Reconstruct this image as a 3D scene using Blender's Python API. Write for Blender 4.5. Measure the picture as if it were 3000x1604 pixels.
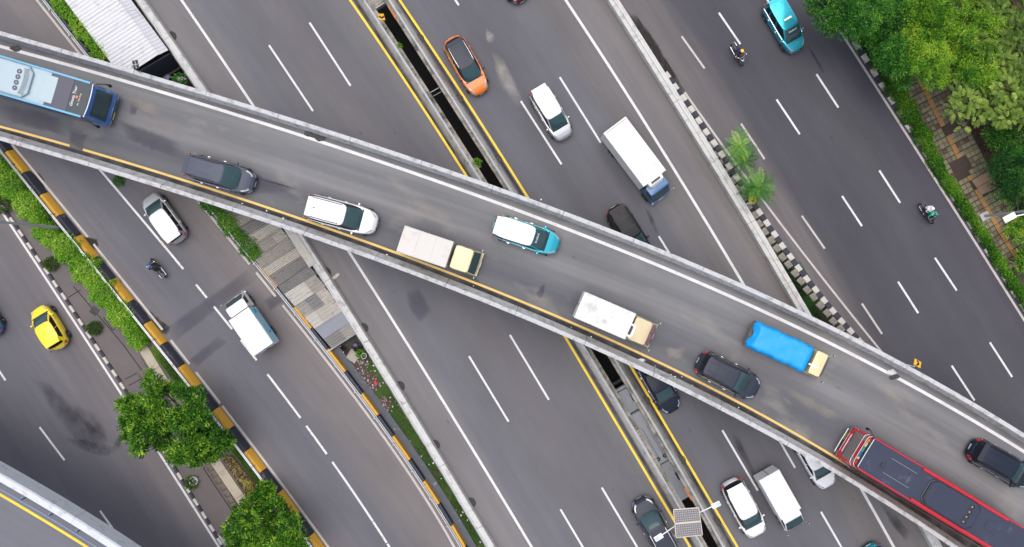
import bpy, bmesh, math, random
import numpy as np
from mathutils import Vector, Matrix
R = random.Random(7)
NR = np.random.RandomState(11)
SC = bpy.context.scene
for o in list(bpy.data.objects): bpy.data.objects.remove(o)
COL = SC.collection
# ---------------------------------------------------------------- camera, sky, sun, exposure
CAM_H, F_PX = 60.0, 2333.0
cd = bpy.data.cameras.new('camera'); cam = bpy.data.objects.new('camera', cd); COL.objects.link(cam)
cam.location = (0, 0, CAM_H); cam.rotation_euler = (0, 0, 0)
cd.sensor_width = 36; cd.lens = 36*F_PX/3000.0; cd.clip_end = 2000; cd.clip_start = .5
SC.camera = cam
SUN_EL, SUN_AZ = math.radians(82), math.radians(-40)      # azimuth from +Y, clockwise
wd = bpy.data.worlds.new('World'); SC.world = wd; wd.use_nodes = True
nt = wd.node_tree; bg = nt.nodes['Background']
sky = nt.nodes.new('ShaderNodeTexSky'); sky.sky_type = 'NISHITA'; sky.sun_disc = False
sky.sun_elevation = SUN_EL; sky.sun_rotation = SUN_AZ; sky.dust_density = 4.0; sky.air_density = 1.0
hs = nt.nodes.new('ShaderNodeHueSaturation'); hs.inputs['Saturation'].default_value = .58
nt.links.new(sky.outputs[0], hs.inputs['Color']); nt.links.new(hs.outputs[0], bg.inputs['Color'])
bg.inputs['Strength'].default_value = .15
sd = bpy.data.lights.new('sun', 'SUN'); sun = bpy.data.objects.new('sun', sd); COL.objects.link(sun)
sd.energy = 1.0; sd.angle = math.radians(55); sd.color = (1.0, .985, .96)
sdir = Vector((math.sin(SUN_AZ)*math.cos(SUN_EL), math.cos(SUN_AZ)*math.cos(SUN_EL), math.sin(SUN_EL)))
sun.rotation_euler = (-sdir).to_track_quat('-Z', 'Y').to_euler()
SC.view_settings.view_transform = 'Standard'; SC.view_settings.look = 'None'
SC.view_settings.exposure = 0.56; SC.view_settings.gamma = 1.0
SC.render.engine = 'CYCLES'
# ---------------------------------------------------------------- basic helpers
def W(px, py, z=0.0):
    """ground position of a point measured in the survey photo, at height z"""
    k = (CAM_H-z)/F_PX
    return Vector(((px-1500)*k, -(py-802)*k, z))
def lin(c):
    c = c/255.0
    return c/12.92 if c <= .04045 else ((c+.055)/1.055)**2.4
def S(r, g, b, k=1.0): return (lin(r)*k, lin(g)*k, lin(b)*k)
def link(o, parent=None):
    COL.objects.link(o)
    if parent is not None: o.parent = parent
    return o
def tag(o, label=None, cat=None, group=None, kind=None):
    if label: o['label'] = label
    if cat: o['category'] = cat
    if group: o['group'] = group
    if kind: o['kind'] = kind
    return o
def thing(name, label, cat, loc=(0, 0, 0), rz=0.0, group=None):
    o = bpy.data.objects.new(name, None); o.empty_display_size = .3
    o.location = loc; o.rotation_euler = (0, 0, rz); link(o)
    return tag(o, label, cat, group)
class MB:
    def __init__(s): s.v = []; s.f = []
    def add(s, vs, fs):
        b = len(s.v); s.v += [tuple(p) for p in vs]; s.f += [tuple(b+i for i in f) for f in fs]; return s
    def box(s, c, d, rz=0.0, rot=None):
        x, y, z = d[0]/2, d[1]/2, d[2]/2
        P = [Vector(p) for p in ((-x,-y,-z),(x,-y,-z),(x,y,-z),(-x,y,-z),(-x,-y,z),(x,-y,z),(x,y,z),(-x,y,z))]
        m = rot if rot is not None else Matrix.Rotation(rz, 3, 'Z')
        P = [m @ p + Vector(c) for p in P]
        return s.add(P, [(3,2,1,0),(4,5,6,7),(0,1,5,4),(1,2,6,5),(2,3,7,6),(3,0,4,7)])
    def prism(s, poly, z0, z1):
        n = len(poly)
        a = sum(poly[i][0]*poly[(i+1) % n][1]-poly[(i+1) % n][0]*poly[i][1] for i in range(n))
        if a < 0: poly = poly[::-1]
        P = [(p[0], p[1], z0) for p in poly]+[(p[0], p[1], z1) for p in poly]
        F = [tuple(range(n))[::-1], tuple(range(n, 2*n))]+[(i, (i+1) % n, n+(i+1) % n, n+i) for i in range(n)]
        return s.add(P, F)
    def loft(s, rings, closed=True, capa=True, capb=True):
        n = len(rings[0]); P = [p for r in rings for p in r]; F = []
        for k in range(len(rings)-1):
            for i in range(n if closed else n-1):
                j = (i+1) % n; F.append((k*n+i, k*n+j, (k+1)*n+j, (k+1)*n+i))
        if capa: F.append(tuple(range(n))[::-1])
        if capb: F.append(tuple((len(rings)-1)*n+i for i in range(n)))
        return s.add(P, F)
    def tube(s, pts, r, n=8, cap=True):
        pts = [Vector(p) for p in pts]; m = len(pts)
        rr = r if isinstance(r, (list, tuple)) else [r]*m
        rings = []
        for i in range(m):
            d = (pts[min(i+1, m-1)]-pts[max(i-1, 0)])
            if d.length < 1e-6: d = Vector((0, 0, 1))
            d.normalize(); up = Vector((0, 0, 1)) if abs(d.z) < .9 else Vector((1, 0, 0))
            a = d.cross(up).normalized(); b = d.cross(a)
            rings.append([pts[i]+(a*math.cos(2*math.pi*k/n)-b*math.sin(2*math.pi*k/n))*rr[i] for k in range(n)])
        return s.loft(rings, True, cap, cap)
    def ell(s, c, r, nu=12, nv=8, rot=None):
        rings = []
        for j in range(1, nv):
            t = -math.pi/2+math.pi*j/nv
            ring = [Vector((r[0]*math.cos(t)*math.cos(2*math.pi*i/nu), r[1]*math.cos(t)*math.sin(2*math.pi*i/nu), r[2]*math.sin(t))) for i in range(nu)]
            if rot is not None: ring = [rot @ p for p in ring]
            rings.append([p+Vector(c) for p in ring])
        return s.loft(rings)
    def grid(s, rows):
        n = len(rows[0]); P = [p for r in rows for p in r]
        return s.add(P, [(a*n+i, a*n+i+1, (a+1)*n+i+1, (a+1)*n+i) for a in range(len(rows)-1) for i in range(n-1)])
    def slab(s, rows, th):
        """a curved sheet with thickness: second skin th below along -z-ish normal given as vector"""
        th = Vector(th); n = len(rows[0]); m = len(rows)
        lo = [[Vector(p)+th for p in r] for r in rows]
        b = len(s.v); s.grid(rows); c = len(s.v); s.grid(lo)
        s.f[-(m-1)*(n-1):] = [f[::-1] for f in s.f[-(m-1)*(n-1):]]
        e = [i for i in range(n)]+[k*n+n-1 for k in range(1, m)]+[(m-1)*n+i for i in range(n-2, -1, -1)]+[k*n for k in range(m-2, 0, -1)]
        for i in range(len(e)):
            j = (i+1) % len(e); s.f.append((b+e[j], b+e[i], c+e[i], c+e[j]))
        return s
    def mesh(s, name, smooth=True, ang=35):
        me = bpy.data.meshes.new(name); me.from_pydata(s.v, [], s.f); me.validate()
        if smooth:
            me.polygons.foreach_set('use_smooth', [True]*len(me.polygons)); me.set_sharp_from_angle(angle=math.radians(ang))
        return me
    def build(s, name, mat, parent=None, smooth=True, ang=35, bevel=None, fix=False):
        me = s.mesh(name, smooth, ang)
        if fix:
            bm = bmesh.new(); bm.from_mesh(me); bmesh.ops.recalc_face_normals(bm, faces=bm.faces); bm.to_mesh(me); bm.free()
        me.materials.append(mat)
        o = link(bpy.data.objects.new(name, me), parent)
        if bevel:
            b = o.modifiers.new('bevel', 'BEVEL'); b.width = bevel; b.segments = 2; b.limit_method = 'ANGLE'; b.angle_limit = math.radians(40)
        return o
def inst(name, me, parent=None, loc=(0, 0, 0), rz=0.0, mat=None):
    o = bpy.data.objects.new(name, me); o.location = loc; o.rotation_euler = (0, 0, rz); return link(o, parent)
def text_mesh(txt, size, name, shear=0.0):
    cu = bpy.data.curves.new(name, 'FONT'); cu.body = txt; cu.size = size; cu.shear = shear; cu.align_x = 'CENTER'; cu.align_y = 'CENTER'; cu.resolution_u = 3
    cu.extrude = .002
    o = bpy.data.objects.new(name, cu); COL.objects.link(o)
    dg = bpy.context.evaluated_depsgraph_get(); me = bpy.data.meshes.new_from_object(o.evaluated_get(dg))
    bpy.data.objects.remove(o); bpy.data.curves.remove(cu); return me
# ---------------------------------------------------------------- materials
class NT:
    def __init__(s, name):
        s.m = bpy.data.materials.new(name); s.m.use_nodes = True; s.t = s.m.node_tree; s.n = s.t.nodes
        s.b = s.n['Principled BSDF']
    def node(s, typ, **kw):
        n = s.n.new(typ)
        for k, v in kw.items(): setattr(n, k, v)
        return n
    def L(s, a, b): s.t.links.new(a, b)
    def noise(s, vec, scale, detail=4, rough=.55):
        n = s.node('ShaderNodeTexNoise'); n.inputs['Scale'].default_value = scale; n.inputs['Detail'].default_value = detail; n.inputs['Roughness'].default_value = rough
        if vec is not None: s.L(vec, n.inputs['Vector'])
        return n.outputs['Fac']
    def map(s, vec, scale=(1, 1, 1), rz=0.0, loc=(0, 0, 0)):
        m = s.node('ShaderNodeMapping'); m.inputs['Scale'].default_value = scale; m.inputs['Rotation'].default_value = (0, 0, rz); m.inputs['Location'].default_value = loc
        s.L(vec, m.inputs['Vector']); return m.outputs[0]
    def ramp(s, fac, stops, interp='LINEAR'):
        r = s.node('ShaderNodeValToRGB'); r.color_ramp.interpolation = interp; e = r.color_ramp.elements
        while len(e) > 1: e.remove(e[0])
        for i, (p, c) in enumerate(stops):
            x = e[0] if i == 0 else e.new(p); x.position = p
            x.color = (c[0], c[1], c[2], 1) if not isinstance(c, (int, float)) else (c, c, c, 1)
        s.L(fac, r.inputs[0]); return r.outputs[0]
    def mix(s, fac, a, b, mode='MIX'):
        m = s.node('ShaderNodeMix', data_type='RGBA', blend_type=mode)
        for i, x in ((0, fac), (6, a), (7, b)):
            if hasattr(x, 'is_linked'): s.L(x, m.inputs[i])
            elif i == 0: m.inputs[0].default_value = x
            else: m.inputs[i].default_value = (x[0], x[1], x[2], 1)
        return m.outputs[2]
    def bump(s, h, st, dist=.02):
        b = s.node('ShaderNodeBump'); b.inputs['Strength'].default_value = st; b.inputs['Distance'].default_value = dist
        s.L(h, b.inputs['Height']); s.L(b.outputs[0], s.b.inputs['Normal'])
    def obj(s): return s.node('ShaderNodeTexCoord').outputs['Object']
    def uv(s, name):
        u = s.node('ShaderNodeUVMap'); u.uv_map = name; return u.outputs[0]
    def base(s, c): s.L(c, s.b.inputs['Base Color'])
    def set(s, rough=None, metal=None, coat=None, spec=None):
        if rough is not None: s.b.inputs['Roughness'].default_value = rough
        if metal is not None: s.b.inputs['Metallic'].default_value = metal
        if coat is not None: s.b.inputs['Coat Weight'].default_value = coat; s.b.inputs['Coat Roughness'].default_value = .06
        if spec is not None: s.b.inputs['Specular IOR Level'].default_value = spec
        return s.m
MATS = {}
def mat(name, col, rough=.6, metal=0.0, var=.12, scale=6.0, coat=None, bump=0.0, spec=None, stain=None):
    if name in MATS: return MATS[name]
    m = NT(name); co = m.obj()
    n = m.noise(co, scale, 5)
    c = m.mix(n, [x*(1-var) for x in col], [min(1, x*(1+var)) for x in col])
    if stain:
        k = m.ramp(m.noise(m.map(co, loc=(3, 1, 2)), stain[1], 6, .65), [(stain[2], 0.0), (stain[2]+stain[3], 1.0)])
        c = m.mix(k, c, stain[0])
    m.base(c)
    if bump: m.bump(m.noise(co, scale*6, 4), bump)
    MATS[name] = m.set(rough, metal, coat, spec); return MATS[name]
def paintm(name, col, coat=.8, metal=.0, rough=.38): return mat('paint_'+name, col, rough, metal, .05, 3.0, coat if max(col) > .1 else None, 0, .5 if max(col) > .1 else .22)
def asphalt(name, stops, dark, streak=.5, spots=None, k=1.0):
    """road surface: colour across the road follows wear bands, streaks run along the traffic"""
    cf = (.965*k, 1.0*k, 1.03*k); stops = [(p, [x*f for x, f in zip(c, cf)]) for p, c in stops]; dark = [x*f for x, f in zip(dark, cf)]; spots = spots and [x*k for x in spots]
    m = NT(name); me = m.uv('metric'); no = m.uv('norm')
    sx = m.node('ShaderNodeSeparateXYZ'); m.L(no, sx.inputs[0])
    wob = m.node('ShaderNodeMath', operation='MULTIPLY_ADD'); m.L(m.noise(m.map(me, (.35, .06, 1)), 1.0, 3), wob.inputs[0]); wob.inputs[1].default_value = .10
    ad = m.node('ShaderNodeMath', operation='SUBTRACT'); m.L(sx.outputs[0], ad.inputs[0]); ad.inputs[1].default_value = .05
    m.L(ad.outputs[0], wob.inputs[2])
    c = m.ramp(wob.outputs[0], stops)
    st = m.ramp(m.noise(m.map(me, (1.1, .035, 1)), 1.3, 4, .6), [(.32, 0.0), (.68, 1.0)])
    sm = m.node('ShaderNodeMath', operation='MULTIPLY'); m.L(st, sm.inputs[0]); sm.inputs[1].default_value = streak
    c = m.mix(sm.outputs[0], c, dark)
    blot = m.ramp(m.noise(m.map(me, (.3, .12, 1), loc=(7, 3, 0)), 1.0, 5, .6), [(.3, .90), (.7, 1.10)])
    c = m.mix(1.0, c, blot, 'MULTIPLY')
    g = m.ramp(m.noise(me, 38.0, 3, .7), [(.25, .80), (.75, 1.20)]); c = m.mix(1.0, c, g, 'MULTIPLY')
    sp = m.ramp(m.noise(m.map(me, (1, .55, 1), loc=(1, 9, 0)), 1.9, 2, .5), [(.745, 0.0), (.78, 1.0)])
    sp2 = m.node('ShaderNodeMath', operation='MULTIPLY'); m.L(sp, sp2.inputs[0]); sp2.inputs[1].default_value = .45
    c = m.mix(sp2.outputs[0], c, [x*.55 for x in dark])
    if spots:
        k = m.ramp(m.noise(m.map(me, (.45, .22, 1), loc=(2, 5, 0)), 1.0, 4, .55), [(.56, 0.0), (.72, 1.0)])
        k2 = m.node('ShaderNodeMath', operation='MULTIPLY'); m.L(k, k2.inputs[0]); k2.inputs[1].default_value = .6
        c = m.mix(k2.outputs[0], c, spots)
    m.base(c); m.bump(m.noise(me, 70.0, 3), .35, .006)
    return m.set(.88, spec=.3)
def road_paint(name, col, under, wear=.45):
    m = NT(name); co = m.obj()
    n = m.noise(co, 9.0, 6, .7); k = m.ramp(n, [(wear-.10, 1.0), (wear, 0.0)])
    v = m.ramp(m.noise(co, 1.2, 3), [(.3, .86), (.7, 1.06)])
    m.base(m.mix(k, m.mix(1.0, col, v, 'MULTIPLY'), under)); return m.set(.7, spec=.3)
def concrete(name, col, dirt=(.10, .095, .085), amount=.54, scale=1.6):
    m = NT(name); co = m.obj()
    n = m.noise(co, scale, 8, .68); k = m.ramp(n, [(amount-.07, 0.0), (amount+.16, .85)])
    c = m.mix(m.noise(co, 14, 4), [x*.86 for x in col], [min(.9, x*1.1) for x in col])
    f = m.ramp(m.noise(m.map(co, loc=(4, 4, 4)), 9.0, 6, .75), [(.60, 0.0), (.70, .7)])
    c = m.mix(k, c, dirt); c = m.mix(f, c, [x*1.4 for x in dirt])
    m.base(c); m.bump(n, .3, .02); return m.set(.85, spec=.3)
def leafmat(name, stops, trans=.35, rough=.55):
    m = NT(name); a = m.node('ShaderNodeAttribute'); a.attribute_name = 'tint'
    c = m.ramp(a.outputs['Fac'], stops); m.base(c); m.set(rough, spec=.35)
    t = m.node('ShaderNodeBsdfTranslucent'); m.L(c, t.inputs[0])
    x = m.node('ShaderNodeMixShader'); x.inputs[0].default_value = trans
    out = [n for n in m.n if n.type == 'OUTPUT_MATERIAL'][0]
    m.L(m.b.outputs[0], x.inputs[1]); m.L(t.outputs[0], x.inputs[2]); m.L(x.outputs[0], out.inputs[0]); return m.m
GREY = S(111, 108, 112, .72)
BROWN = S(123, 117, 116, .74)
DARKG = S(88, 85, 92, .70)
A_TOLL_L = asphalt('asphalt_toll_left', [(0, BROWN), (.18, BROWN), (.27, GREY), (.45, S(106, 103, 104, .72)), (.62, S(110, 104, 106, .72)), (.8, S(104, 101, 103, .72)), (1, S(116, 110, 108, .72))], DARKG, .25, None, 1.18)
A_TOLL_R = asphalt('asphalt_toll_right', [(0, S(104, 98, 98, .72)), (.12, GREY), (.3, S(100, 97, 100, .72)), (.6, GREY), (.72, S(118, 111, 108, .72)), (.85, BROWN), (1, S(122, 112, 107, .74))], DARKG, .32, None, 1.10)
A_FRONT_R = asphalt('asphalt_frontage_right', [(0, S(124, 116, 114, .74)), (.19, S(119, 111, 110, .74)), (.27, S(92, 88, 92, .7)), (.42, S(86, 83, 88, .7)), (.7, S(92, 89, 92, .7)), (1, S(86, 81, 89, .7))], S(74, 70, 80, .7), .34, None, .98)
A_FRONT_L = asphalt('asphalt_frontage_left', [(0, S(118, 110, 108, .72)), (.2, S(108, 104, 108, .72)), (.5, S(104, 101, 105, .72)), (.75, S(116, 108, 106, .74)), (1, S(126, 117, 114, .76))], S(90, 87, 94, .7), .34, None, 1.20)
A_LEFT = asphalt('asphalt_left_road', [(0, S(112, 108, 112, .72)), (.5, S(102, 99, 104, .72)), (.85, S(104, 100, 104, .72)), (1, S(122, 113, 111, .72))], S(84, 82, 92, .7), .36, None, 1.15)
A_FLY = asphalt('asphalt_flyover', [(0, S(150, 146, 146, .76)), (.14, S(158, 155, 154, .78)), (.3, S(146, 143, 143, .76)), (.46, S(162, 158, 157, .78)), (.6, S(136, 133, 135, .76)), (.72, S(120, 118, 123, .74)), (.84, S(134, 131, 131, .76)), (.93, S(124, 120, 119, .74)), (1, S(104, 100, 98, .72))], S(110, 107, 112, .74), .42, S(176, 168, 158, .8), .72)
A_CORNER = asphalt('asphalt_corner_ramp', [(0, S(130, 128, 134, .74)), (1, S(120, 118, 124, .74))], S(100, 98, 104, .72), .3)
P_WHITE = road_paint('road_paint_white', S(242, 240, 240, .68), GREY, .40)
P_WORN = road_paint('road_paint_worn_white', S(236, 232, 228, .8), GREY, .47)
P_CREAM = road_paint('road_paint_dusty_white', S(218, 209, 203, .64), BROWN, .38)
P_YEL = road_paint('road_paint_yellow', S(240, 204, 66, .88), GREY, .30)
P_YEL2 = road_paint('road_paint_faded_yellow', S(228, 190, 112, .86), GREY, .36)
C_WHITE = concrete('concrete_whitewashed', S(222, 220, 216, .70), S(140, 136, 128, .62), .58)
C_GREY = concrete('concrete_weathered', S(206, 203, 200, .74), S(124, 120, 114, .62), .57)
C_DIRTY = concrete('concrete_stained', S(176, 170, 160, .75), S(62, 60, 54, .5), .50, 1.1)
C_FLY = concrete('concrete_flyover_parapet', S(212, 212, 213, .70), S(134, 132, 128, .62), .56, 2.4)
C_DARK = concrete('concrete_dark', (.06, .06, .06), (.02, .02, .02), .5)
STEEL = mat('galvanised_steel', (.62, .63, .65), .38, .75, .1, 12)
STEELD = mat('dull_steel', (.30, .31, .32), .5, .6, .12, 12)
BLACK = mat('black_plastic', (.018, .018, .02), .5, 0, .1, 10)
RUBBER = mat('rubber', (.02, .02, .021), .85, 0, .1, 10)
CHROME = mat('chrome', (.75, .76, .78), .15, 1.0, .02, 5)
GLASS = mat('tinted_glass', (.026, .058, .066), .06, 0, .25, 2, None, 0, .5)
GLASSD = mat('dark_glass', (.008, .011, .015), .08, 0, .2, 2, None, 0, .35)
LAMPW = mat('headlamp_clear', (.30, .31, .33), .2, .2, .05, 8, .6)
LAMPR = mat('tail_lamp_red', (.48, .012, .016), .2, 0, .1, 8, .6)
LAMPO = mat('amber_lamp', (.7, .22, .02), .25, 0, .1, 8, .5)
PLATE = mat('number_plate', (.5, .5, .48), .5)
ALLOY = mat('wheel_alloy', (.5, .5, .52), .35, .7, .05, 8)
SOIL = mat('soil', (.060, .034, .024), .95, 0, .5, 2.5, bump=.6)
# ---------------------------------------------------------------- surveyed lines
class Ln:
    def __init__(s, pts, deg=3, ax=1):
        p = np.array(pts, float); s.ax = ax; t = p[:, ax]; v = p[:, 1-ax]
        s.c0 = t.mean(); s.sc = max(t.std(), 1); s.p = np.polyfit((t-s.c0)/s.sc, v, min(deg, len(pts)-1)); s.t0, s.t1 = t.min(), t.max()
    def _e(s, t): return float(np.polyval(s.p, (t-s.c0)/s.sc))
    def at(s, t):
        if t < s.t0: g = (s._e(s.t0+20)-s._e(s.t0))/20; return s._e(s.t0)+g*(t-s.t0)
        if t > s.t1: g = (s._e(s.t1)-s._e(s.t1-20))/20; return s._e(s.t1)+g*(t-s.t1)
        return s._e(t)
    def px(s, t): v = s.at(t); return (v, t) if s.ax == 1 else (t, v)
    def w(s, a, b, n, z=0.0, off=(0, 0)):
        return [W(s.px(a+(b-a)*i/(n-1))[0]+off[0], s.px(a+(b-a)*i/(n-1))[1]+off[1], z) for i in range(n)]
def perp(pts):
    N = []
    for i in range(len(pts)):
        d = pts[min(i+1, len(pts)-1)]-pts[max(i-1, 0)]; d = Vector((d.x, d.y, 0)).normalized(); N.append(Vector((-d.y, d.x, 0)))
    return N
def offset(pts, d): return [p+n*d for p, n in zip(pts, perp(pts))]
def setz(pts, z): return [Vector((p.x, p.y, z)) for p in pts]
def resample(pts, step):
    out = [pts[0]]; acc = 0
    L = [0]
    for a, b in zip(pts, pts[1:]): L.append(L[-1]+(b-a).length)
    n = max(2, int(L[-1]/step)+1); k = 0; res = []
    for i in range(n):
        s = L[-1]*i/(n-1)
        while k < len(L)-2 and L[k+1] < s: k += 1
        f = (s-L[k])/max(1e-9, L[k+1]-L[k]); res.append(pts[k].lerp(pts[k+1], f))
    return res
def ribbon(name, A, B, m, parent=None, kind=None, z=None):
    if z is not None: A, B = setz(A, z), setz(B, z)
    n = len(A); me = bpy.data.meshes.new(name)
    V = [tuple(p) for p in A]+[tuple(p) for p in B]
    F = [(i, i+1, n+i+1, n+i) for i in range(n-1)]
    nn = (A[1]-A[0]).cross(B[0]-A[0])
    if nn.z < 0: F = [f[::-1] for f in F]
    me.from_pydata(V, [], F)
    S_ = [0]
    for a, b in zip(A, A[1:]): S_.append(S_[-1]+(b-a).length)
    wd = [(a-b).length for a, b in zip(A, B)]
    um = me.uv_layers.new(name='metric'); un = me.uv_layers.new(name='norm')
    for l in me.loops:
        i = l.vertex_index; k = i % n; side = 0.0 if i < n else 1.0
        um.data[l.index].uv = (side*wd[k], S_[k]); un.data[l.index].uv = (side, S_[k]/max(1, S_[-1]))
    me.materials.append(m); o = link(bpy.data.objects.new(name, me), parent)
    if kind: o['kind'] = kind
    return o
def stripe(name, pts, wid, m, parent, z): return ribbon(name, offset(pts, wid/2), offset(pts, -wid/2), m, parent, None, z)
def stripe_px(name, a, b, wid, m, parent, z, zb=0.0, n=4):
    A, B = W(a[0], a[1], zb), W(b[0], b[1], zb); return stripe(name, [A.lerp(B, i/(n-1)) for i in range(n)], wid, m, parent, z)
def extrude(name, pts, prof, m, parent, z0=0.0, fix=True, **kw):
    N = perp(pts); rings = [[(p.x+n.x*o, p.y+n.y*o, z0+z) for o, z in prof] for p, n in zip(pts, N)]
    return MB().loft(rings).build(name, m, parent, fix=fix, **kw)
def cut(pts, a, b, n=4):
    """piece of a polyline between two arc lengths"""
    L = [0]
    for p, q in zip(pts, pts[1:]): L.append(L[-1]+(q-p).length)
    out = []
    for i in range(n):
        s = a+(b-a)*i/(n-1); k = 0
        while k < len(L)-2 and L[k+1] < s: k += 1
        f = (s-L[k])/max(1e-9, L[k+1]-L[k]); out.append(pts[k].lerp(pts[k+1], f))
    return out, L[-1]
def segmented(root, name, pts, prof, m, seg, gap=.025, z0=0.0, start=0.0, jit=.0):
    _, T = cut(pts, 0, 1, 2); s = start
    while s < T-.3:
        e = min(s+seg, T); c, _ = cut(pts, s+gap/2, e-gap/2, 5)
        d = Vector((0, 0, R.uniform(-jit, jit)))
        extrude(name, [p+d for p in c], prof, m, root, z0); s = e
Y0, Y1, NY = -260, 1860, 54
LP = Ln([(410, 0), (590, 260), (864, 682), (993, 867), (1080, 1010), (1106, 1064), (1188, 1196), (1281, 1340), (1366, 1480), (1438, 1604)])
LIP = Ln([(1067, 0), (1148, 131), (1160, 147), (1273, 318), (1402, 522), (1706, 1009), (1738, 1064), (1800, 1165), (1878, 1297), (1986, 1489), (2060, 1604)])
RIP = Ln([(1139, 0), (1168, 45), (1223, 131), (1258, 182), (1366, 351), (1474, 527), (1806, 1064), (1870, 1166), (1905, 1227), (1975, 1340), (2032, 1446), (2119, 1604)])
RP = Ln([(1794, 0), (1914, 188), (2024, 365), (2126, 530), (2221, 693), (2300, 818), (2350, 912), (2713, 1546), (2743, 1604)])
W_LSOLID = Ln([(531, 0), (741, 308), (1020, 736), (1231, 1067), (1558, 1604)], 3)
Y_LEFT = Ln([(1025, 0), (1364, 512), (1657, 991), (1704, 1068), (2022, 1604)], 3)
Y_RIGHT = Ln([(1170, 0), (1522, 540), (1849, 1076), (2161, 1604)], 3)
W_RSOLID = Ln([(1657, 0), (2000, 540), (2180, 834), (2524, 1437), (2620, 1604)], 3)
FB = Ln([(129, 0), (192, 83), (255, 161), (608, 597), (750, 779), (809, 844), (907, 965), (977, 1064), (1056, 1158), (1103, 1221), (1146, 1284), (1189, 1346), (1236, 1417), (1275, 1480), (1319, 1546), (1354, 1604)], 4)
LB = Ln([(24, 442), (72, 504), (125, 567), (177, 630), (278, 756), (378, 882), (473, 999), (527, 1070), (640, 1215), (673, 1255), (770, 1377), (820, 1440), (866, 1506), (922, 1590)], 3)
W_FL = Ln([(35, 424), (129, 540), (259, 695), (275, 716), (475, 967), (555, 1067), (643, 1182), (750, 1315), (962, 1604)], 3)
W_FR = Ln([(106, 0), (231, 153), (580, 589), (729, 775), (805, 869), (970, 1070), (1056, 1182), (1126, 1284), (1201, 1397), (1272, 1507), (1334, 1604)], 4)
SK = Ln([(22, 624), (73, 699), (122, 775), (173, 847), (223, 922), (274, 999), (324, 1072), (371, 1148), (492, 1340), (541, 1417), (588, 1495), (637, 1572)], 2)
W_L = Ln([(0, 614), (302, 1070), (367, 1172), (457, 1319), (643, 1604)], 2)
W_RC = Ln([(2006, 271), (2182, 514), (2243, 601), (2420, 826), (2586, 1036)], 2)
RK = Ln([(1955, 222), (2030, 335), (2104, 445), (2171, 535), (2225, 622), (2269, 690), (2316, 764), (2367, 823), (2410, 878), (2445, 917), (2477, 953), (2516, 1000)], 3)
W_RR = Ln([(2455, 82), (2600, 308), (2749, 540), (3000, 938)], 2)
RRK = Ln([(2474, 82), (2508, 127), (2555, 205), (2610, 290), (2661, 370), (2713, 455), (2764, 535), (2812, 612), (2867, 691), (2918, 773), (2969, 855), (2996, 899)], 2)
ZF = 6.4
FU = Ln([(0, 92), (118, 125), (243, 159), (353, 194), (471, 227), (600, 271), (775, 319), (907, 365), (1115, 431), (1260, 476), (1425, 535), (1500, 565), (1657, 622), (1892, 710), (2147, 822), (2373, 922), (2584, 1032), (2645, 1062), (2788, 1142), (2890, 1201), (3000, 1270)], 4, 0)
FW = Ln([(0, 137), (59, 153), (353, 231), (471, 267), (588, 308), (800, 372), (946, 420), (1103, 475), (1315, 540), (1500, 607), (1696, 683), (1892, 765), (2049, 832), (2300, 943), (2396, 987), (2550, 1067), (2631, 1111), (2788, 1193), (3000, 1325)], 4, 0)
FY = Ln([(0, 371), (204, 427), (243, 441), (580, 540), (775, 607), (946, 663), (1142, 736), (1377, 824), (1525, 882), (1696, 955), (1940, 1067), (2127, 1158), (2250, 1228), (2439, 1335)], 4, 0)
FL = Ln([(0, 412), (157, 457), (298, 502), (431, 540), (533, 573), (775, 651), (856, 681), (1048, 744), (1193, 799), (1525, 930), (1586, 955), (1751, 1032), (1831, 1067), (2084, 1189), (2250, 1279), (2451, 1384), (2596, 1480), (2702, 1548), (2788, 1604)], 4, 0)
# ---------------------------------------------------------------- ground, trench, decks
GROUND = mat('ground_earth', (.05, .045, .04), .95, 0, .3, .3)
g = MB(); g.add([(-400, -400, -7), (400, -400, -7), (400, 400, -7), (-400, 400, -7)], [(0, 1, 2, 3)])
tag(g.build('ground', GROUND, smooth=False), kind='structure')
lip, rip, lpw, fbw = [setz(l.w(Y0-500, Y1+500, 60, 0), 0) for l in (LIP, RIP, LP, FB)]
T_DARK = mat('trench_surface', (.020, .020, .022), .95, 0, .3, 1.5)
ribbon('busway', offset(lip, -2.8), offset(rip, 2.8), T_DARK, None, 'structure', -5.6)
PAVE_L = mat('pavement_grey_brown', S(112, 104, 103, .72), .9, 0, .18, .7, bump=.15)
PAVE_B = mat('verge_asphalt', S(104, 98, 96, .7), .92, 0, .2, 1.5, bump=.2)
far = [p+Vector((-300, 0, 0)) for p in fbw]
ribbon('terrain', far, offset(fbw, .45), PAVE_L, None, 'structure', -.03)
farr = [p+Vector((300, 0, 0)) for p in rip]
ribbon('verge', offset(rip, -.1), farr, PAVE_B, None, 'structure', -.03)
def deck_side(name, pts, off0, off1, top, bot, m):
    o = extrude(name, offset(pts, 0), [(off0, top), (off1, top), (off1, bot), (off0, bot)], m, None); return tag(o, kind='structure')
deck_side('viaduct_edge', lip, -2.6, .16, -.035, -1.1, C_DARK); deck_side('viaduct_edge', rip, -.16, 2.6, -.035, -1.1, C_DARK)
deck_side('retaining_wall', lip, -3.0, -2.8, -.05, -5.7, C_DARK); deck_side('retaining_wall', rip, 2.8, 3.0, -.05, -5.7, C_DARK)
def yw(l, z=0.0, a=Y0, b=Y1, n=NY): return l.w(a, b, n, z)
road_l = ribbon('toll_road', yw(LP), yw(LIP), A_TOLL_L, None, 'structure', 0.0)
road_r = ribbon('toll_road', yw(RIP), yw(RP), A_TOLL_R, None, 'structure', 0.0)
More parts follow.
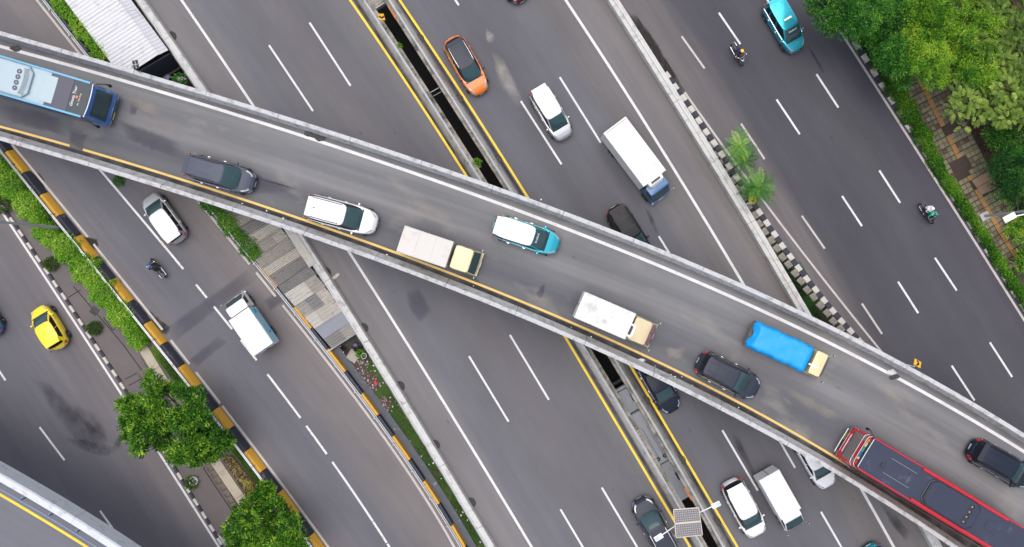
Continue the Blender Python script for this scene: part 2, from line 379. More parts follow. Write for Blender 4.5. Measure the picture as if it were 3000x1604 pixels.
# the frontage roads
road_fl = ribbon('frontage_road', yw(LB), yw(FB), A_FRONT_L, None, 'structure', 0.0)
rpp = yw(RP); rkk = yw(RK); rrk = yw(RRK)
road_fr = ribbon('frontage_road', offset(rpp, .2), [p for p in rrk], A_FRONT_R, None, 'structure', 0.0)
skk = yw(SK)
road_left = ribbon('side_road', [p+Vector((-40, 0, 0)) for p in skk], skk, A_LEFT, None, 'structure', -.004)
# strip between left frontage road and toll deck: low yard under the roofs rising to a grass verge
def strip_z(y): return float(np.interp(y, [-900, 985, 1035, 3000], [-3.4, -3.4, -.12, -.12]))
ys = [Y0+(Y1-Y0)*i/119 for i in range(120)]
A = []; B = []
for y in ys:
    z = strip_z(y); a = W(FB.at(y), y, 0)+Vector((.42, .1, 0)); b = W(LP.at(y), y, 0)-Vector((.1, 0, 0)); A.append(Vector((a.x, a.y, z))); B.append(Vector((b.x, b.y, z)))
YARD = mat('yard_soil', (.040, .034, .026), .95, 0, .45, 1.4, bump=.6, stain=((.09, .045, .03), 1.1, .55, .12))
ribbon('yard', A, B, YARD, None, 'structure')
tag(extrude('yard_wall', offset(setz(yw(LP), 0), 0), [(-.12, -.02), (.05, -.02), (.05, -3.5), (-.12, -3.5)], C_GREY, None), kind='structure')
tag(extrude('yard_wall', offset(setz(yw(FB), 0), 0), [(.40, -.035), (.52, -.035), (.52, -3.5), (.40, -3.5)], C_DARK, None), kind='structure')
# ---------------------------------------------------------------- painted lines
zp = .007
def mark(l, wid, m, parent, a=Y0, b=Y1, n=NY, z=zp): return stripe('edge_line', l.w(a, b, n, 0), wid, m, parent, z)
mark(W_LSOLID, .19, P_WHITE, road_l); mark(Y_LEFT, .17, P_YEL, road_l)
mark(Y_RIGHT, .17, P_YEL, road_r); mark(W_RSOLID, .20, P_WHITE, road_r)
for a, b in (((788, 133), (917, 326)), ((907, 67), (1027, 252)), ((1207, 514), (1330, 704)), ((1082, 580), (1205, 765)), ((1494, 982), (1608, 1172)), ((1374, 1044), (1490, 1236)), ((1763, 1429), (1867, 1604)), ((1642, 1493), (1760, 1692)), ((640, -305), (762, -122))):
    stripe_px('lane_dash', a, b, .15, P_WHITE, road_l, zp)
for a, b in (((1228, -162), (1344, 16)), ((1526, 297), (1645, 482)), ((1640, 227), (1760, 419)), ((1930, 693), (2050, 885)), ((1815, 762), (1935, 955)), ((2116, 1261), (2220, 1438)), ((2214, 1170), (2329, 1371)), ((2405, 1500), (2515, 1690))):
    stripe_px('lane_dash', a, b, .15, P_WHITE, road_r, zp)
for a, b in (((2106, 38), (2169, 130)), ((1997, 107), (2064, 201)), ((2171, 363), (2240, 467)), ((2275, 292), (2343, 394)), ((2392, 218), (2456, 316)), ((2576, 500), (2637, 595)), ((2467, 575), (2525, 663)), ((2349, 633), (2416, 729)), ((2739, 756), (2803, 852)), ((2631, 826), (2690, 918)), ((2525, 890), (2584, 979)), ((2900, 1004), (2965, 1105)), ((2788, 1072), (2855, 1174)), ((2190, -85), (2252, 6))):
    stripe_px('lane_dash', a, b, .15, P_CREAM if a[0] in (2171, 2349, 2525, 1997) else P_WHITE, road_fr, zp)
mark(W_RC, .15, P_CREAM, road_fr, 271, 1400, 30); mark(W_RR, .17, P_CREAM, road_fr, -100, 1300, 30)
for a, b in ((424, 695), (716, 967), (997, 1067), (1091, 1182), (1190, 1800)): mark(W_FL, .17, P_CREAM, road_fl, a, b, 14)
for a, b in ((-200, 775), (799, 869), (895, 1800)): mark(W_FR, .17, P_CREAM, road_fl, a, b, 24)
FD = Ln([(296, 502), (537, 789), (606, 873), (682, 965), (749, 1056), (881, 1225), (958, 1331), (1091, 1527), (1136, 1595)], 3)
for a, b, m in ((380, 700, P_WHITE), (700, 789, P_WORN), (834, 873, P_WORN), (899, 965, P_WHITE), (997, 1056, P_WORN), (1097, 1225, P_WORN), (1248, 1331, P_WORN), (1354, 1527, P_WHITE), (1529, 1591, P_WORN), (1594, 1800, P_WHITE)):
    stripe('lane_dash', FD.w(a, b, 8, 0), .16, m, road_fl, zp)
mark(W_L, .16, P_WHITE, road_left, 300, 1800, 30, .004)
for a, b in (((-60, 1000), (16, 1115)), ((116, 1252), (189, 1349)), ((293, 1497), (365, 1597))): stripe_px('lane_dash', a, b, .15, P_WHITE, road_left, .004)
# ---------------------------------------------------------------- patches and stains with their own outline
def stainmat(name, col, dens=.6, scale=1.2):
    m = NT(name); co = m.obj(); k = m.ramp(m.noise(co, scale*.55, 4, .5), [(.30, dens*.25), (.70, dens)])
    a = m.node('ShaderNodeAttribute'); a.attribute_name = 'fade'
    mu = m.node('ShaderNodeMath', operation='MULTIPLY'); m.L(k, mu.inputs[0]); m.L(a.outputs['Fac'], mu.inputs[1])
    m.b.inputs['Base Color'].default_value = (*col, 1); m.set(.85, spec=.25); m.L(mu.outputs[0], m.b.inputs['Alpha']); return m.m
def stain(parent, pts, m, z, zb=0.0, jit=.10, name='stain'):
    P = [W(x, y, zb) for x, y in pts]; D = []
    for a, b in zip(P, P[1:]+P[:1]):
        n = max(2, int((b-a).length/.35))
        for i in range(n): q = a.lerp(b, i/n); D.append(Vector((q.x+R.uniform(-jit, jit), q.y+R.uniform(-jit, jit), z)))
    D.sort(key=lambda p: (p.x, p.y)); hull = []
    for seq in (D, D[::-1]):
        h0 = []
        for p in seq:
            while len(h0) > 1 and (h0[-1].x-h0[-2].x)*(p.y-h0[-2].y)-(h0[-1].y-h0[-2].y)*(p.x-h0[-2].x) <= 0: h0.pop()
            h0.append(p)
        hull += h0[:-1]
    D = []
    for a, b in zip(hull, hull[1:]+hull[:1]):
        n = max(2, int((b-a).length/.3))
        for i in range(n): q = a.lerp(b, i/n); D.append(Vector((q.x+R.uniform(-jit, jit)*.7, q.y+R.uniform(-jit, jit)*.7, z)))
    c = sum(D, Vector())/len(D); me = bpy.data.meshes.new(name); n = len(D)
    V = [tuple(c)]+[tuple(c.lerp(p, .55)) for p in D]+[tuple(c.lerp(p, .82)) for p in D]+[tuple(p) for p in D]; F = []
    for i in range(n):
        j = (i+1) % n; F += [(0, 1+i, 1+j), (1+i, 1+n+i, 1+n+j, 1+j), (1+n+i, 1+2*n+i, 1+2*n+j, 1+n+j)]
    me.from_pydata(V, [], F); at = me.attributes.new('fade', 'FLOAT', 'POINT')
    at.data.foreach_set('value', [1.0]+[.85]*n+[.42]*n+[0.0]*n); me.materials.append(m)
    if me.polygons[0].normal.z < 0: me.flip_normals()
    return link(bpy.data.objects.new(name, me), parent)
ST_DARK = stainmat('stain_oil', (.045, .044, .052), .62, 1.6); ST_BLUE = stainmat('patch_bluish_asphalt', S(98, 97, 108, .8), .85, .5)
ST_PALE = stainmat('stain_pale_dust', S(196, 190, 184, .7), .65, 1.6); ST_MUD = stainmat('mud', (.025, .022, .02), 1.6, 2.2)
for q in (((478, 968), (735, 782), (760, 812), (505, 1010)), ((545, 1062), (640, 985), (672, 1000), (575, 1078)), ((770, 880), (815, 850), (838, 882), (792, 915))): stain(road_fl, q, ST_BLUE, .0035, jit=.05)
for q in (((1190, 855), (1225, 842), (1265, 915), (1235, 945), (1205, 915)),): stain(road_l, q, ST_BLUE, .0035)
for q in (((95, 1105), (150, 1125), (250, 1240), (330, 1290), (300, 1335), (230, 1300), (170, 1230)), ((210, 1180), (280, 1210), (320, 1290), (290, 1330), (250, 1250)), ((185, 1285), (235, 1280), (300, 1325), (345, 1310), (330, 1335), (280, 1338)), ((330, 1310), (372, 1240), (380, 1250), (345, 1325))): stain(road_left, q, ST_DARK, .0005)
for q in (((2572, 1470), (2600, 1480), (2668, 1560), (2660, 1590), (2620, 1550)), ((2142, 1260), (2160, 1275), (2225, 1405), (2215, 1415), (2150, 1300)), ((1888, 610), (1900, 612), (1935, 690), (1925, 692))): stain(road_r, q, ST_DARK, .0035, jit=.05)
for q in (((1425, 80), (1450, 100), (1440, 135), (1425, 120)), ((1440, 150), (1475, 170), (1500, 260), (1540, 300), (1520, 320), (1460, 240)),): stain(road_r, q, ST_PALE, .0035)
stain(road_fr, ((1838, 34), (1862, 42), (1915, 110), (1945, 190), (1980, 240), (2010, 275), (1995, 280), (1935, 205), (1900, 155), (1860, 90)), ST_MUD, .0038, jit=.06)
stain(road_fr, ((2360, 130), (2372, 135), (2420, 215), (2412, 220)), ST_DARK, .0035, jit=.04)
for q in (((352, 850), (440, 990), (470, 985), (420, 900), (365, 845)), ((430, 905), (500, 960), (490, 985), (445, 950)), ((245, 690), (285, 700), (290, 735), (262, 725)), ((98, 502), (125, 510), (135, 560), (110, 560))): stain(road_fl, q, ST_MUD, .0036, jit=.07)
# long tidemark of dust and debris along the parapet feet
ST_LINE = stainmat('dirt_tidemark', (.03, .027, .024), .8, 1.6)
for l, off, rd in ((LP, .30, road_l), (RP, -.36, road_r), (LIP, -.55, road_l), (RIP, .55, road_r)):
    pts = offset(yw(l, 0, Y0, Y1, 40), off); o = ribbon('dirt_line', offset(pts, .10), offset(pts, -.10), ST_LINE, rd, None, .0042)
    at = o.data.attributes.new('fade', 'FLOAT', 'POINT'); at.data.foreach_set('value', [.9]*len(o.data.vertices))
# ---------------------------------------------------------------- viaduct parapets
def parapet(label, l, prof, m, seg, a=Y0, b=Y1, start=1.0, dirt=None, rail=None):
    t = thing('parapet', label, 'parapet', W(*l.px(a), 0)); t.location = (0, 0, 0)
    pts = l.w(a, b, 70, .4); segmented(t, 'wall_segment', pts, prof, m, seg, start=start, jit=.008)
    if dirt: segmented(t, 'ledge', pts, dirt, C_DIRTY, seg*.5, .03, start=start)
    if rail:
        c = offset(pts, rail[0]); MB().tube(setz(resample(c, 1.0), rail[1]), rail[2], 8).build('hand_rail', STEEL, t)
    return t
jers = lambda s: [(-.36*s, -.05), (-.36*s, .10), (-.06*s, .80), (.10*s, .80), (.10*s, -.05)]
parapet('grey stained concrete parapet on the left edge of the dark median gap', LIP, jers(1), C_GREY, 5.3, dirt=[(.105, -.3), (.105, .28), (.40, .26), (.40, -.3)], rail=(.02, .85, .035))
parapet('grey stained concrete parapet on the right edge of the dark median gap', RIP, [(x, z) for x, z in jers(-1)], C_GREY, 5.3, dirt=[(-.105, -.3), (-.105, .28), (-.34, .26), (-.34, -.3)], rail=(-.02, .85, .035))
parapet('whitewashed concrete parapet between the rooftop strip and the toll road', LP, [(.34, -.05), (.34, .55), (.30, .72), (-.10, .80), (-.10, -.05)], C_WHITE, 5.4, dirt=[(-.105, -.1), (-.105, .62), (-.32, .60), (-.32, -.1)], rail=(-.16, .80, .05))
parapet('pale concrete parapet between the toll road and the palm planter', RP, [(-.34, -.05), (-.32, .62), (-.05, .70), (-.03, .78), (.12, .80), (.14, .66), (.34, .64), (.36, -.05)], C_WHITE, 5.3)
# ---------------------------------------------------------------- crash barriers in yellow and black
YELB = mat('barrier_yellow', S(222, 166, 50, .74), .6, 0, .10, 3, stain=((.35, .22, .05), 3.0, .58, .15))
BLKB = mat('barrier_black', S(48, 50, 66, .6), .6, 0, .25, 3, stain=((.12, .11, .11), 2.2, .58, .15))
def barrier(label, l, ys, first, prof, railoff, rail_label, a, b, posts=True, width=None):
    t = thing('crash_barrier', label, 'barrier')
    c = first
    for y0, y1 in zip(ys, ys[1:]):
        p = l.w(y0+.8, y1-.8, 5, .3); extrude('barrier_block', p, prof, YELB if c and y0 > 380 and (l is LB or y0 > 760) else BLKB, t, bevel=.02); c = not c
    r = thing('guard_rail', rail_label, 'guard rail'); pts = resample(l.w(a, b, 60, .6), .8)
    for o, z in railoff:
        MB().tube(setz(offset(pts, o), z), .042, 8).build('rail', STEEL, r)
    pm = None
    for i in range(1, len(pts)-1, 3):
        q = offset(pts, railoff[0][0]-.0)[i]
        if pm is None:
            pm = MB().box((0, 0, .45), (.09, .14, .9)).mesh('post', False); pm.materials.append(STEELD)
        inst('post', pm, r, (q.x, q.y, 0), math.atan2(pts[i+1].y-pts[i].y, pts[i+1].x-pts[i].x))
bl = [380, 443, 506, 569, 632, 693, 757, 820, 885, 946, 1008, 1072, 1133, 1199, 1256, 1319, 1380, 1442, 1509, 1568, 1632, 1695, 1760]
barrier('yellow and black concrete crash barrier along the hedge', LB, bl, False, [(-.26, -.05), (-.26, .50), (-.02, .52), (.24, .16), (.26, -.05)], [(-.36, .78), (-.50, .66)], 'steel guard rail between the hedge and the crash barrier', 300, 1840)
bf = [-200, -140, -80, -20, 40, 100, 160, 220, 280, 340, 400, 460, 520, 580, 640, 700, 769, 779, 846, 905, 968, 1028, 1095, 1158, 1222, 1282, 1352, 1413, 1481, 1542, 1606, 1670, 1740]
barrier('narrow yellow and black crash barrier beside the grass strip', FB, bf, False, [(.08, -.05), (.08, .5), (.33, .5), (.36, -.05)], [(-.06, .74), (.03, .62)], 'steel guard rail in front of the narrow crash barrier', -220, 1840)
GUT = mat('gutter_dark', S(92, 94, 102, .7), .8, 0, .25, 2, stain=((.30, .30, .31), 2.0, .62, .1))
pts = FB.w(1000, 1860, 40, 0); tag(ribbon('drain_channel', offset(pts, .44), offset(pts, .98), GUT, None, 'structure', -.02), kind='structure')
# ---------------------------------------------------------------- flyover
xs0, xs1 = -260, 3260
fu = setz(FU.w(xs0, xs1, 70, ZF+.8), ZF); fl = setz(FL.w(xs0, xs1, 70, ZF+.8), ZF)
fly = ribbon('flyover_road', offset(fu, -.32), offset(fl, .32), A_FLY, None, 'structure', ZF)
mb = MB(); n = len(fu); rings = [[(a.x, a.y, ZF-.006), (b.x, b.y, ZF-.006), (b.x, b.y, ZF-.5), (b.x+.25*(a.x-b.x), b.y+.25*(a.y-b.y), ZF-1.3), (a.x+.25*(b.x-a.x), a.y+.25*(b.y-a.y), ZF-1.3), (a.x, a.y, ZF-.5)] for a, b in zip(offset(fu, -.02), offset(fl, .02))]
tag(mb.loft(rings).build('flyover_deck', C_FLY, None, fix=True), kind='structure')
def fparapet(label, pts, s, seg, start, foot):
    t = thing('parapet', label, 'parapet')
    segmented(t, 'wall_segment', pts, [(0, -.42), (0, .78), (-.03*s, .8), (-.25*s, .8), (-.29*s, .77), (-.31*s, .55), (-foot*s, .10), (-foot*s-.02*s, 0.002), (-.3*s, -.42)], C_FLY, seg, .03, ZF, start); return t
FPU = fparapet('long pale concrete parapet on the upper edge of the flyover', fu, 1, 5.0, .4, .44)
FPL = fparapet('long pale concrete parapet on the lower edge of the flyover', fl, -1, 5.0, 2.2, .58)
fw = setz(FW.w(xs0, xs1, 70, ZF), ZF); fy = setz(FY.w(xs0, xs1, 70, ZF), ZF)
stripe('edge_line', fw, .21, P_WHITE, fly, ZF+.006)
stripe('edge_line', setz(FY.w(xs0, 204, 10, ZF), ZF), .15, P_YEL2, fly, ZF+.006); stripe('edge_line', setz(FY.w(243, xs1, 60, ZF), ZF), .15, P_YEL2, fly, ZF+.006)
ST_GRIT = stainmat('gutter_grit', (.032, .029, .026), 1.1, 2.4)
g1 = offset(setz(FY.w(xs0, xs1, 70, ZF), ZF), -.08); g2 = offset(fl, .56)
def soft_ribbon(name, A, B, m, parent, z):
    V = []; F = []; n = len(A); fade = []
    for a, b in zip(A, B):
        for f, v in ((0, 0.), (.25, .9), (.75, 1.), (1, .35)): q = a.lerp(b, f); V.append((q.x, q.y, z)); fade.append(v*R.uniform(.65, 1))
    for i in range(n-1):
        for k in range(3): F.append((i*4+k, i*4+k+1, (i+1)*4+k+1, (i+1)*4+k))
    me = bpy.data.meshes.new(name); me.from_pydata(V, [], F); at = me.attributes.new('fade', 'FLOAT', 'POINT'); at.data.foreach_set('value', fade)
    me.materials.append(m)
    if me.polygons[0].normal.z < 0: me.flip_normals()
    return link(bpy.data.objects.new(name, me), parent)
soft_ribbon('gutter_dirt', g1, g2, ST_GRIT, fly, ZF+.0035)
ST_SOFT = stainmat('gutter_dust', (.06, .055, .052), .3, 1.4)
soft_ribbon('gutter_dirt', offset(fu, -.75), offset(fu, -.42), ST_SOFT, fly, ZF+.0035)
ST_TAR = stainmat('patch_tar', S(98, 95, 106, .68), .75, .7)
for q in (((200, 385), (255, 395), (250, 440), (205, 425)), ((340, 350), (520, 420), (560, 470), (470, 450), (360, 400)), ((385, 290), (410, 300), (402, 345), (378, 338)), ((1340, 800), (1400, 800), (1420, 850), (1360, 850)), ((560, 445), (760, 520), (880, 560), (760, 570)), ((1580, 830), (1600, 835), (1585, 875), (1568, 868)), ((0, 300), (180, 350), (200, 400), (0, 350))): stain(fly, q, ST_TAR, ZF+.0030, ZF, .12)
ST_LITE = stainmat('patch_pale', S(176, 168, 160, .68), .6, .9)
for q in (((400, 330), (520, 370), (540, 400), (420, 370)), ((640, 360), (680, 370), (670, 390), (630, 385)), ((360, 270), (470, 310), (480, 350), (380, 320)), ((2290, 1130), (2400, 1180), (2480, 1230), (2440, 1235), (2340, 1185)), ((1940, 1020), (2010, 1020), (2000, 1060), (1950, 1050)), ((880, 620), (1000, 660), (960, 680)), ((560, 250), (600, 300), (560, 310))): stain(fly, q, ST_LITE, ZF+.0032, ZF, .15)
# ---------------------------------------------------------------- ramp in the lower left corner
ZC = 8.0
CE = Ln([(-260, 1246), (0, 1391), (98, 1441), (200, 1506), (353, 1604), (600, 1780)], 3, 0); CYL = Ln([(-260, 1300), (0, 1450), (120, 1519), (255, 1604), (600, 1845)], 3, 0)
ce = setz(CE.w(-500, 700, 40, ZC+.9), ZC); cyl = setz(CYL.w(-500, 700, 40, ZC), ZC)
ramp = ribbon('ramp_road', ce, offset(ce, -6.4), A_CORNER, None, 'structure', ZC)
tag(extrude('ramp_deck', ce, [(-.05, -.01), (-6.4, -.01), (-5, -1.2), (-2, -1.2), (-.05, -.5)], C_FLY, None), kind='structure')
t = thing('parapet', 'broad white parapet of the ramp in the lower left corner', 'parapet')
C_BRIGHT = concrete('concrete_bright', S(226, 228, 236, .72), S(170, 170, 172, .7), .60)
segmented(t, 'wall_segment', ce, [(0, -.5), (0, .80), (-.08, .9), (-.46, .9), (-.58, .7), (-.66, 0.0), (-.5, -.5)], C_BRIGHT, 6.0, .02, ZC)
r = thing('guard_rail', 'blue grey pipe rail on the ramp in the lower left corner', 'guard rail')
RAILB = mat('rail_blue_grey', S(120, 136, 160, .8), .45, .3)
MB().tube(setz(resample(offset(ce, -.88), 1.0), ZC+.85), .05, 8).build('rail', RAILB, r)
c = resample(offset(ce, -.88), 2.0)
pm = MB().box((0, 0, .42), (.07, .07, .84)).box((0, .14, .8), (.06, .3, .05)).mesh('post', False); pm.materials.append(RAILB)
for i in range(2, len(c)-2): inst('post', pm, r, (c[i].x, c[i].y, ZC), math.atan2(c[i+1].y-c[i].y, c[i+1].x-c[i].x))
stripe('edge_line', cyl, .17, P_YEL, ramp, ZC+.006)
# ---------------------------------------------------------------- kerbs
KW = concrete('kerb_white', S(206, 200, 192, .8), S(120, 112, 104, .7), .54); KB = concrete('kerb_black', S(78, 78, 92, .6), S(56, 54, 58, .6), .5)
def stone_mesh(l, w, h, m, name='kerb_stone'):
    mb = MB(); b = .03
    P = [(-l/2, -w/2), (l/2, -w/2), (l/2, w/2), (-l/2, w/2)]
    r = [[(x, y, -.15) for x, y in P], [(x, y, h-b) for x, y in P], [(x*(1-2*b/l), y*(1-2*b/w), h) for x, y in P]]
    me = mb.loft(r).mesh(name, False); me.materials.append(m); return me
def kerb(label, l, a, b, lw, lb, wid, h, off=0.0, jit=.02, skip=None):
    t = thing('kerb', label, 'kerb'); pts = l.w(a, b, 60, 0); pts = offset(pts, off)
    _, T = cut(pts, 0, 1, 2); s = 0; white = True
    mw = stone_mesh(lw-.02, wid, h, KW); mk = stone_mesh(lb-.02, wid*.96, h-.01, KB)
    while s < T-1:
        ln = lw if white else lb; c, _ = cut(pts, s+ln/2-.1, s+ln/2+.1, 3); d = c[2]-c[0]; p = c[1]
        o = inst('kerb_stone', mw if white else mk, t, (p.x+R.uniform(-jit, jit), p.y+R.uniform(-jit, jit), R.uniform(-.015, .01)), math.atan2(d.y, d.x)+R.uniform(-.03, .03))
        s += ln; white = not white
    return t
kerb('black and white kerb beside the palm planter', RK, 215, 1420, .54, .49, .42, .16)
kerb('black and white kerb along the hedge below the big trees', RRK, -120, 1180, .66, .57, .40, .16)
kerb('small black and white dashed kerb along the left pavement', SK, 380, 1850, .60, .55, .21, .13)
# inner row of rough blocks in the palm planter
t = thing('block_row', 'row of rough grey concrete blocks inside the palm planter', 'blocks')
pts = offset(RK.w(335, 1000, 40, 0), -.46); _, T = cut(pts, 0, 1, 2); s = .2
CB = concrete('planter_block', S(150, 144, 134, .75), S(80, 76, 66, .6), .5, 2.5); bm_ = stone_mesh(.56, .50, .17, CB, 'block')
while s < T-.5:
    c, _ = cut(pts, s, s+.2, 2); d = c[1]-c[0]
    inst('block', bm_, t, (c[0].x+R.uniform(-.03, .03), c[0].y+R.uniform(-.03, .03), R.uniform(-.03, .0)), math.atan2(d.y, d.x)+R.uniform(-.12, .12)); s += .72+R.uniform(0, .12)
ys = [160+i*(1260)/40 for i in range(41)]
SOILD = mat('planter_soil', (.030, .024, .018), .95, 0, .5, 3, bump=.6)
ribbon('planter_bed', offset([W(*RP.px(y), 0) for y in ys], .3), offset([W(*RK.px(y), 0) for y in ys], -.1), SOILD, None, 'structure', .03)
# ---------------------------------------------------------------- right footpath
TL = Ln([(2600, 60), (2718, 259), (2757, 369), (2773, 396), (2804, 467), (2847, 530), (2918, 655), (3000, 781), (3080, 905)], 3)
ptsT = TL.w(-60, 1000, 60, .05)
SOILR = mat('leaf_litter_soil', (.045, .022, .017), .95, 0, .6, 3.0, bump=.7, stain=((.11, .05, .03), 5.0, .56, .1))
rr = RRK.w(-150, 1250, 40, 0)
ribbon('planting_bed', offset(rr, .2), [p+Vector((60, 0, 0)) for p in rr], SOILR, None, 'structure', .02)
path = ribbon('footpath', offset(ptsT, 1.75), offset(ptsT, -1.28), mat('paver_joint_sand', (.055, .038, .030), .95, 0, .3, 6), None, 'structure', .045)
PV = [mat('paver_buff', S(156, 147, 118, .64), .9, 0, .25, 3), mat('paver_olive', S(142, 135, 108, .62), .9, 0, .25, 3), mat('paver_brown', S(134, 118, 98, .58), .9, 0, .3, 3), mat('paver_red', S(124, 94, 80, .52), .9, 0, .3, 3)]
TAC = mat('tactile_orange', S(198, 150, 96, .62), .85, 0, .2, 4)
pvm = []
for m in PV:
    me = stone_mesh(.335, .335, .05, m, 'paver'); pvm.append(me)
tm = MB().box((0, 0, .03), (.36, .34, .06))
for k in range(4): tm.box((0, -.12+.08*k, .063), (.34, .035, .012))
tme = tm.mesh('tactile_tile', False); tme.materials.append(TAC)
_, T = cut(ptsT, 0, 1, 2); s = 6.6; cnt = 0; row = 0
def inq(p, q):
    c = 0
    for i in range(4):
        a, b = q[i], q[(i+1) % 4]; c += 1 if (b[0]-a[0])*(p.y-a[1])-(b[1]-a[1])*(p.x-a[0]) > 0 else -1
    return abs(c) == 4
holes = [[tuple(W(*p)[:2]) for p in q] for q in (((2757, 374), (2806, 352), (2820, 384), (2768, 396)), ((2776, 476), (2828, 458), (2848, 510), (2804, 538)), ((2842, 532), (2894, 500), (2924, 550), (2872, 574)))]
while s < T-.5 and cnt < 290:
    c, _ = cut(ptsT, s, s+.2, 2); d = (c[1]-c[0]).normalized(); n = Vector((-d.y, d.x, 0)); rz = math.atan2(d.y, d.x)
    for k in (-3, -2, -1, 0, 1, 2, 3, 4):
        o = .365*k if k < 0 else .365*k
        p = c[0]+n*o; p.z = .05
        if any(inq(p, h) for h in holes): continue
        if k == 0: inst('tactile_tile', tme, path, p, rz)
        else: inst('paver', pvm[R.choice((0, 0, 0, 1, 1, 2)) if (row % 5) else R.choice((1, 2, 2, 3))], path, (p.x, p.y, .05+R.uniform(-.008, .006)), rz); cnt += 1
    s += .40 if row % 2 else .362; row += 1
t = thing('access_cover', 'pinkish concrete access cover on the footpath, two panels', 'cover'); m = concrete('cover_pink', S(182, 150, 128, .7), S(120, 96, 82, .6), .6)
q = [W(*p) for p in ((2844, 530), (2894, 501), (2922, 550), (2873, 572))]
for f0, f1 in ((0, .49), (.51, 1)):
    P = [q[0].lerp(q[3], f0), q[1].lerp(q[2], f0), q[1].lerp(q[2], f1), q[0].lerp(q[3], f1)]; MB().prism([(p.x, p.y) for p in P], .03, .16).build('panel', m, t, False, bevel=.015)
# ---------------------------------------------------------------- left pavement
slab = thing('slab_path', 'strip of beige concrete slabs on the left pavement', 'path')
BEI = concrete('slab_beige', S(204, 190, 170, .66), S(150, 134, 116, .7), .58)
SLN = Ln([(412, 1005), (445, 1064), (506, 1166), (570, 1262), (628, 1344), (717, 1476), (790, 1585)], 2)
segmented(slab, 'slab', SLN.w(1004, 1620, 30, .05), [(-.36, -.05), (-.36, .08), (.36, .08), (.36, -.05)], BEI, 2.3, .02)
row_ = thing('paver_row', 'row of square brown slabs beside the beige path', 'paving')
PB = concrete('slab_brown', S(126, 114, 104, .7), S(90, 80, 72, .6), .5); pme = stone_mesh(.54, .52, .05, PB, 'paving_slab')
for i, (x, y) in enumerate(((614, 1369), (626, 1388), (638, 1407), (651, 1426), (664, 1446), (674, 1465), (686, 1484), (698, 1504), (415, 1097), (428, 1090), (440, 1083), (432, 1062), (424, 1047))):
    p = W(x, y); inst('paving_slab', pme, row_, (p.x, p.y, R.uniform(-.01, .01)), math.radians(-57.5 if i < 8 else -60)+R.uniform(-.02, .02))
JNT = mat('pavement_joint', (.03, .027, .025), .95)
pv = thing('paving_joint', 'dark joint lines scored into the left pavement', 'joint')
for a, b in (((215, 840), (360, 1010)), ((360, 1010), (440, 1120)), ((595, 1372), (700, 1530)), ((595, 1372), (616, 1358)), ((303, 932), (330, 968)), ((330, 968), (345, 958)), ((303, 932), (316, 924)), ((320, 945), (333, 938)), ((195, 875), (235, 850)), ((365, 1112), (420, 1084)), ((378, 1130), (425, 1104))):
    A, B = W(*a), W(*b); d = (B-A); MB().box(((A+B)/2+Vector((0, 0, -.012))), (d.length, .05, .03), math.atan2(d.y, d.x)).build('joint', JNT, pv, False)
mh = thing('manhole', 'small square manhole frame set in the left pavement', 'manhole', W(276, 912), math.radians(-35))
MB().box((0, .24, .0), (.56, .08, .05)).box((0, -.24, 0), (.56, .08, .05)).box((.24, 0, 0), (.08, .40, .05)).box((-.24, 0, 0), (.08, .40, .05)).build('frame', BLACK, mh, False); MB().box((0, 0, -.005), (.40, .40, .03)).build('lid', C_DARK, mh, False)
# ---------------------------------------------------------------- corrugated roofs over the yard
def corr(name, o, e, d, le, ld, n, amp, m, parent, sub=4):
    """sheet from corner o; ribs run along e (length le), waves repeat n times along d (length ld)"""
    rows = []; k = n*sub
    for i in range(k+1):
        a = o+d*(ld*i/k); z = amp*(1 if (i % sub) in (0, sub-1) else 0) if sub == 4 else amp*math.cos(2*math.pi*i/sub)
        rows.append([a+Vector((0, 0, z)), a+e*le+Vector((0, 0, z))])
    mb = MB().slab(rows, (0, 0, -.012)); return mb.build(name, m, parent, True, 30, fix=True)
WROOF = mat('roof_white_metal', S(238, 238, 242, .66), .5, 0, .06, 1.2, stain=(S(200, 198, 190, .75), 1.5, .55, .2)); WROOF2 = mat('roof_white_metal_grey', S(222, 222, 228, .62), .5, 0, .08, 1.2)
rf = thing('corrugated_roof', 'white ribbed metal roof beside the hedge at the upper left', 'roof')
def strip_frame(o, d, e, z):
    O = W(o[0], o[1], z); k = (CAM_H-z)/F_PX
    return O, Vector((d[0], -d[1], 0)).normalized(), Vector((e[0], -e[1], 0)).normalized(), k
O, d, e, k = strip_frame((322, 180), (.594, .804), (.86, -.50), .9)
s = -400
while s < 60:
    ns = min(66, 64-s); sh = R.uniform(-.012, .012)
    e1 = Vector((e.x, e.y, .10)).normalized(); e2 = Vector((e.x, e.y, -.14)).normalized()
    a = O+d*(s*k)+Vector((0, 0, sh)); lw = 131*k
    corr('roof_sheet', a, e1, d, lw, ns*k-.01, max(1, round(ns/11)), .05, WROOF if R.random() < .7 else WROOF2, rf)
    b = a+e1*(lw-.03)+Vector((0, 0, -.07)); corr('roof_sheet', b, e2, d, 30*k, ns*k-.01, max(1, round(ns/11)), .04, WROOF2, rf); s += 66
MB().tube([O+d*(-400*k)+Vector((0, 0, -.06)), O+d*(64*k)+Vector((0, 0, -.06))], .04, 6).build('eave_beam', STEELD, rf)
E0 = O+d*(66*k); MB().box(E0+e*(1.9)+Vector((0, 0, -1.5)), (4.0, .08, 2.7), math.atan2(e.y, e.x)).build('gable_wall', mat('roof_gable_wall', (.03, .035, .055), .9), rf, False)
lt = thing('broken_lattice', 'thin bent rods lying over the white ribbed roof', 'rods')
for a, b in (((352, 34), (398, 30)), ((345, 25), (350, 0)), ((395, 28), (420, 55))): MB().tube([W(*a, 1.75), W(*b, 1.75)], .02, 6).build('rod', STEELD, lt)
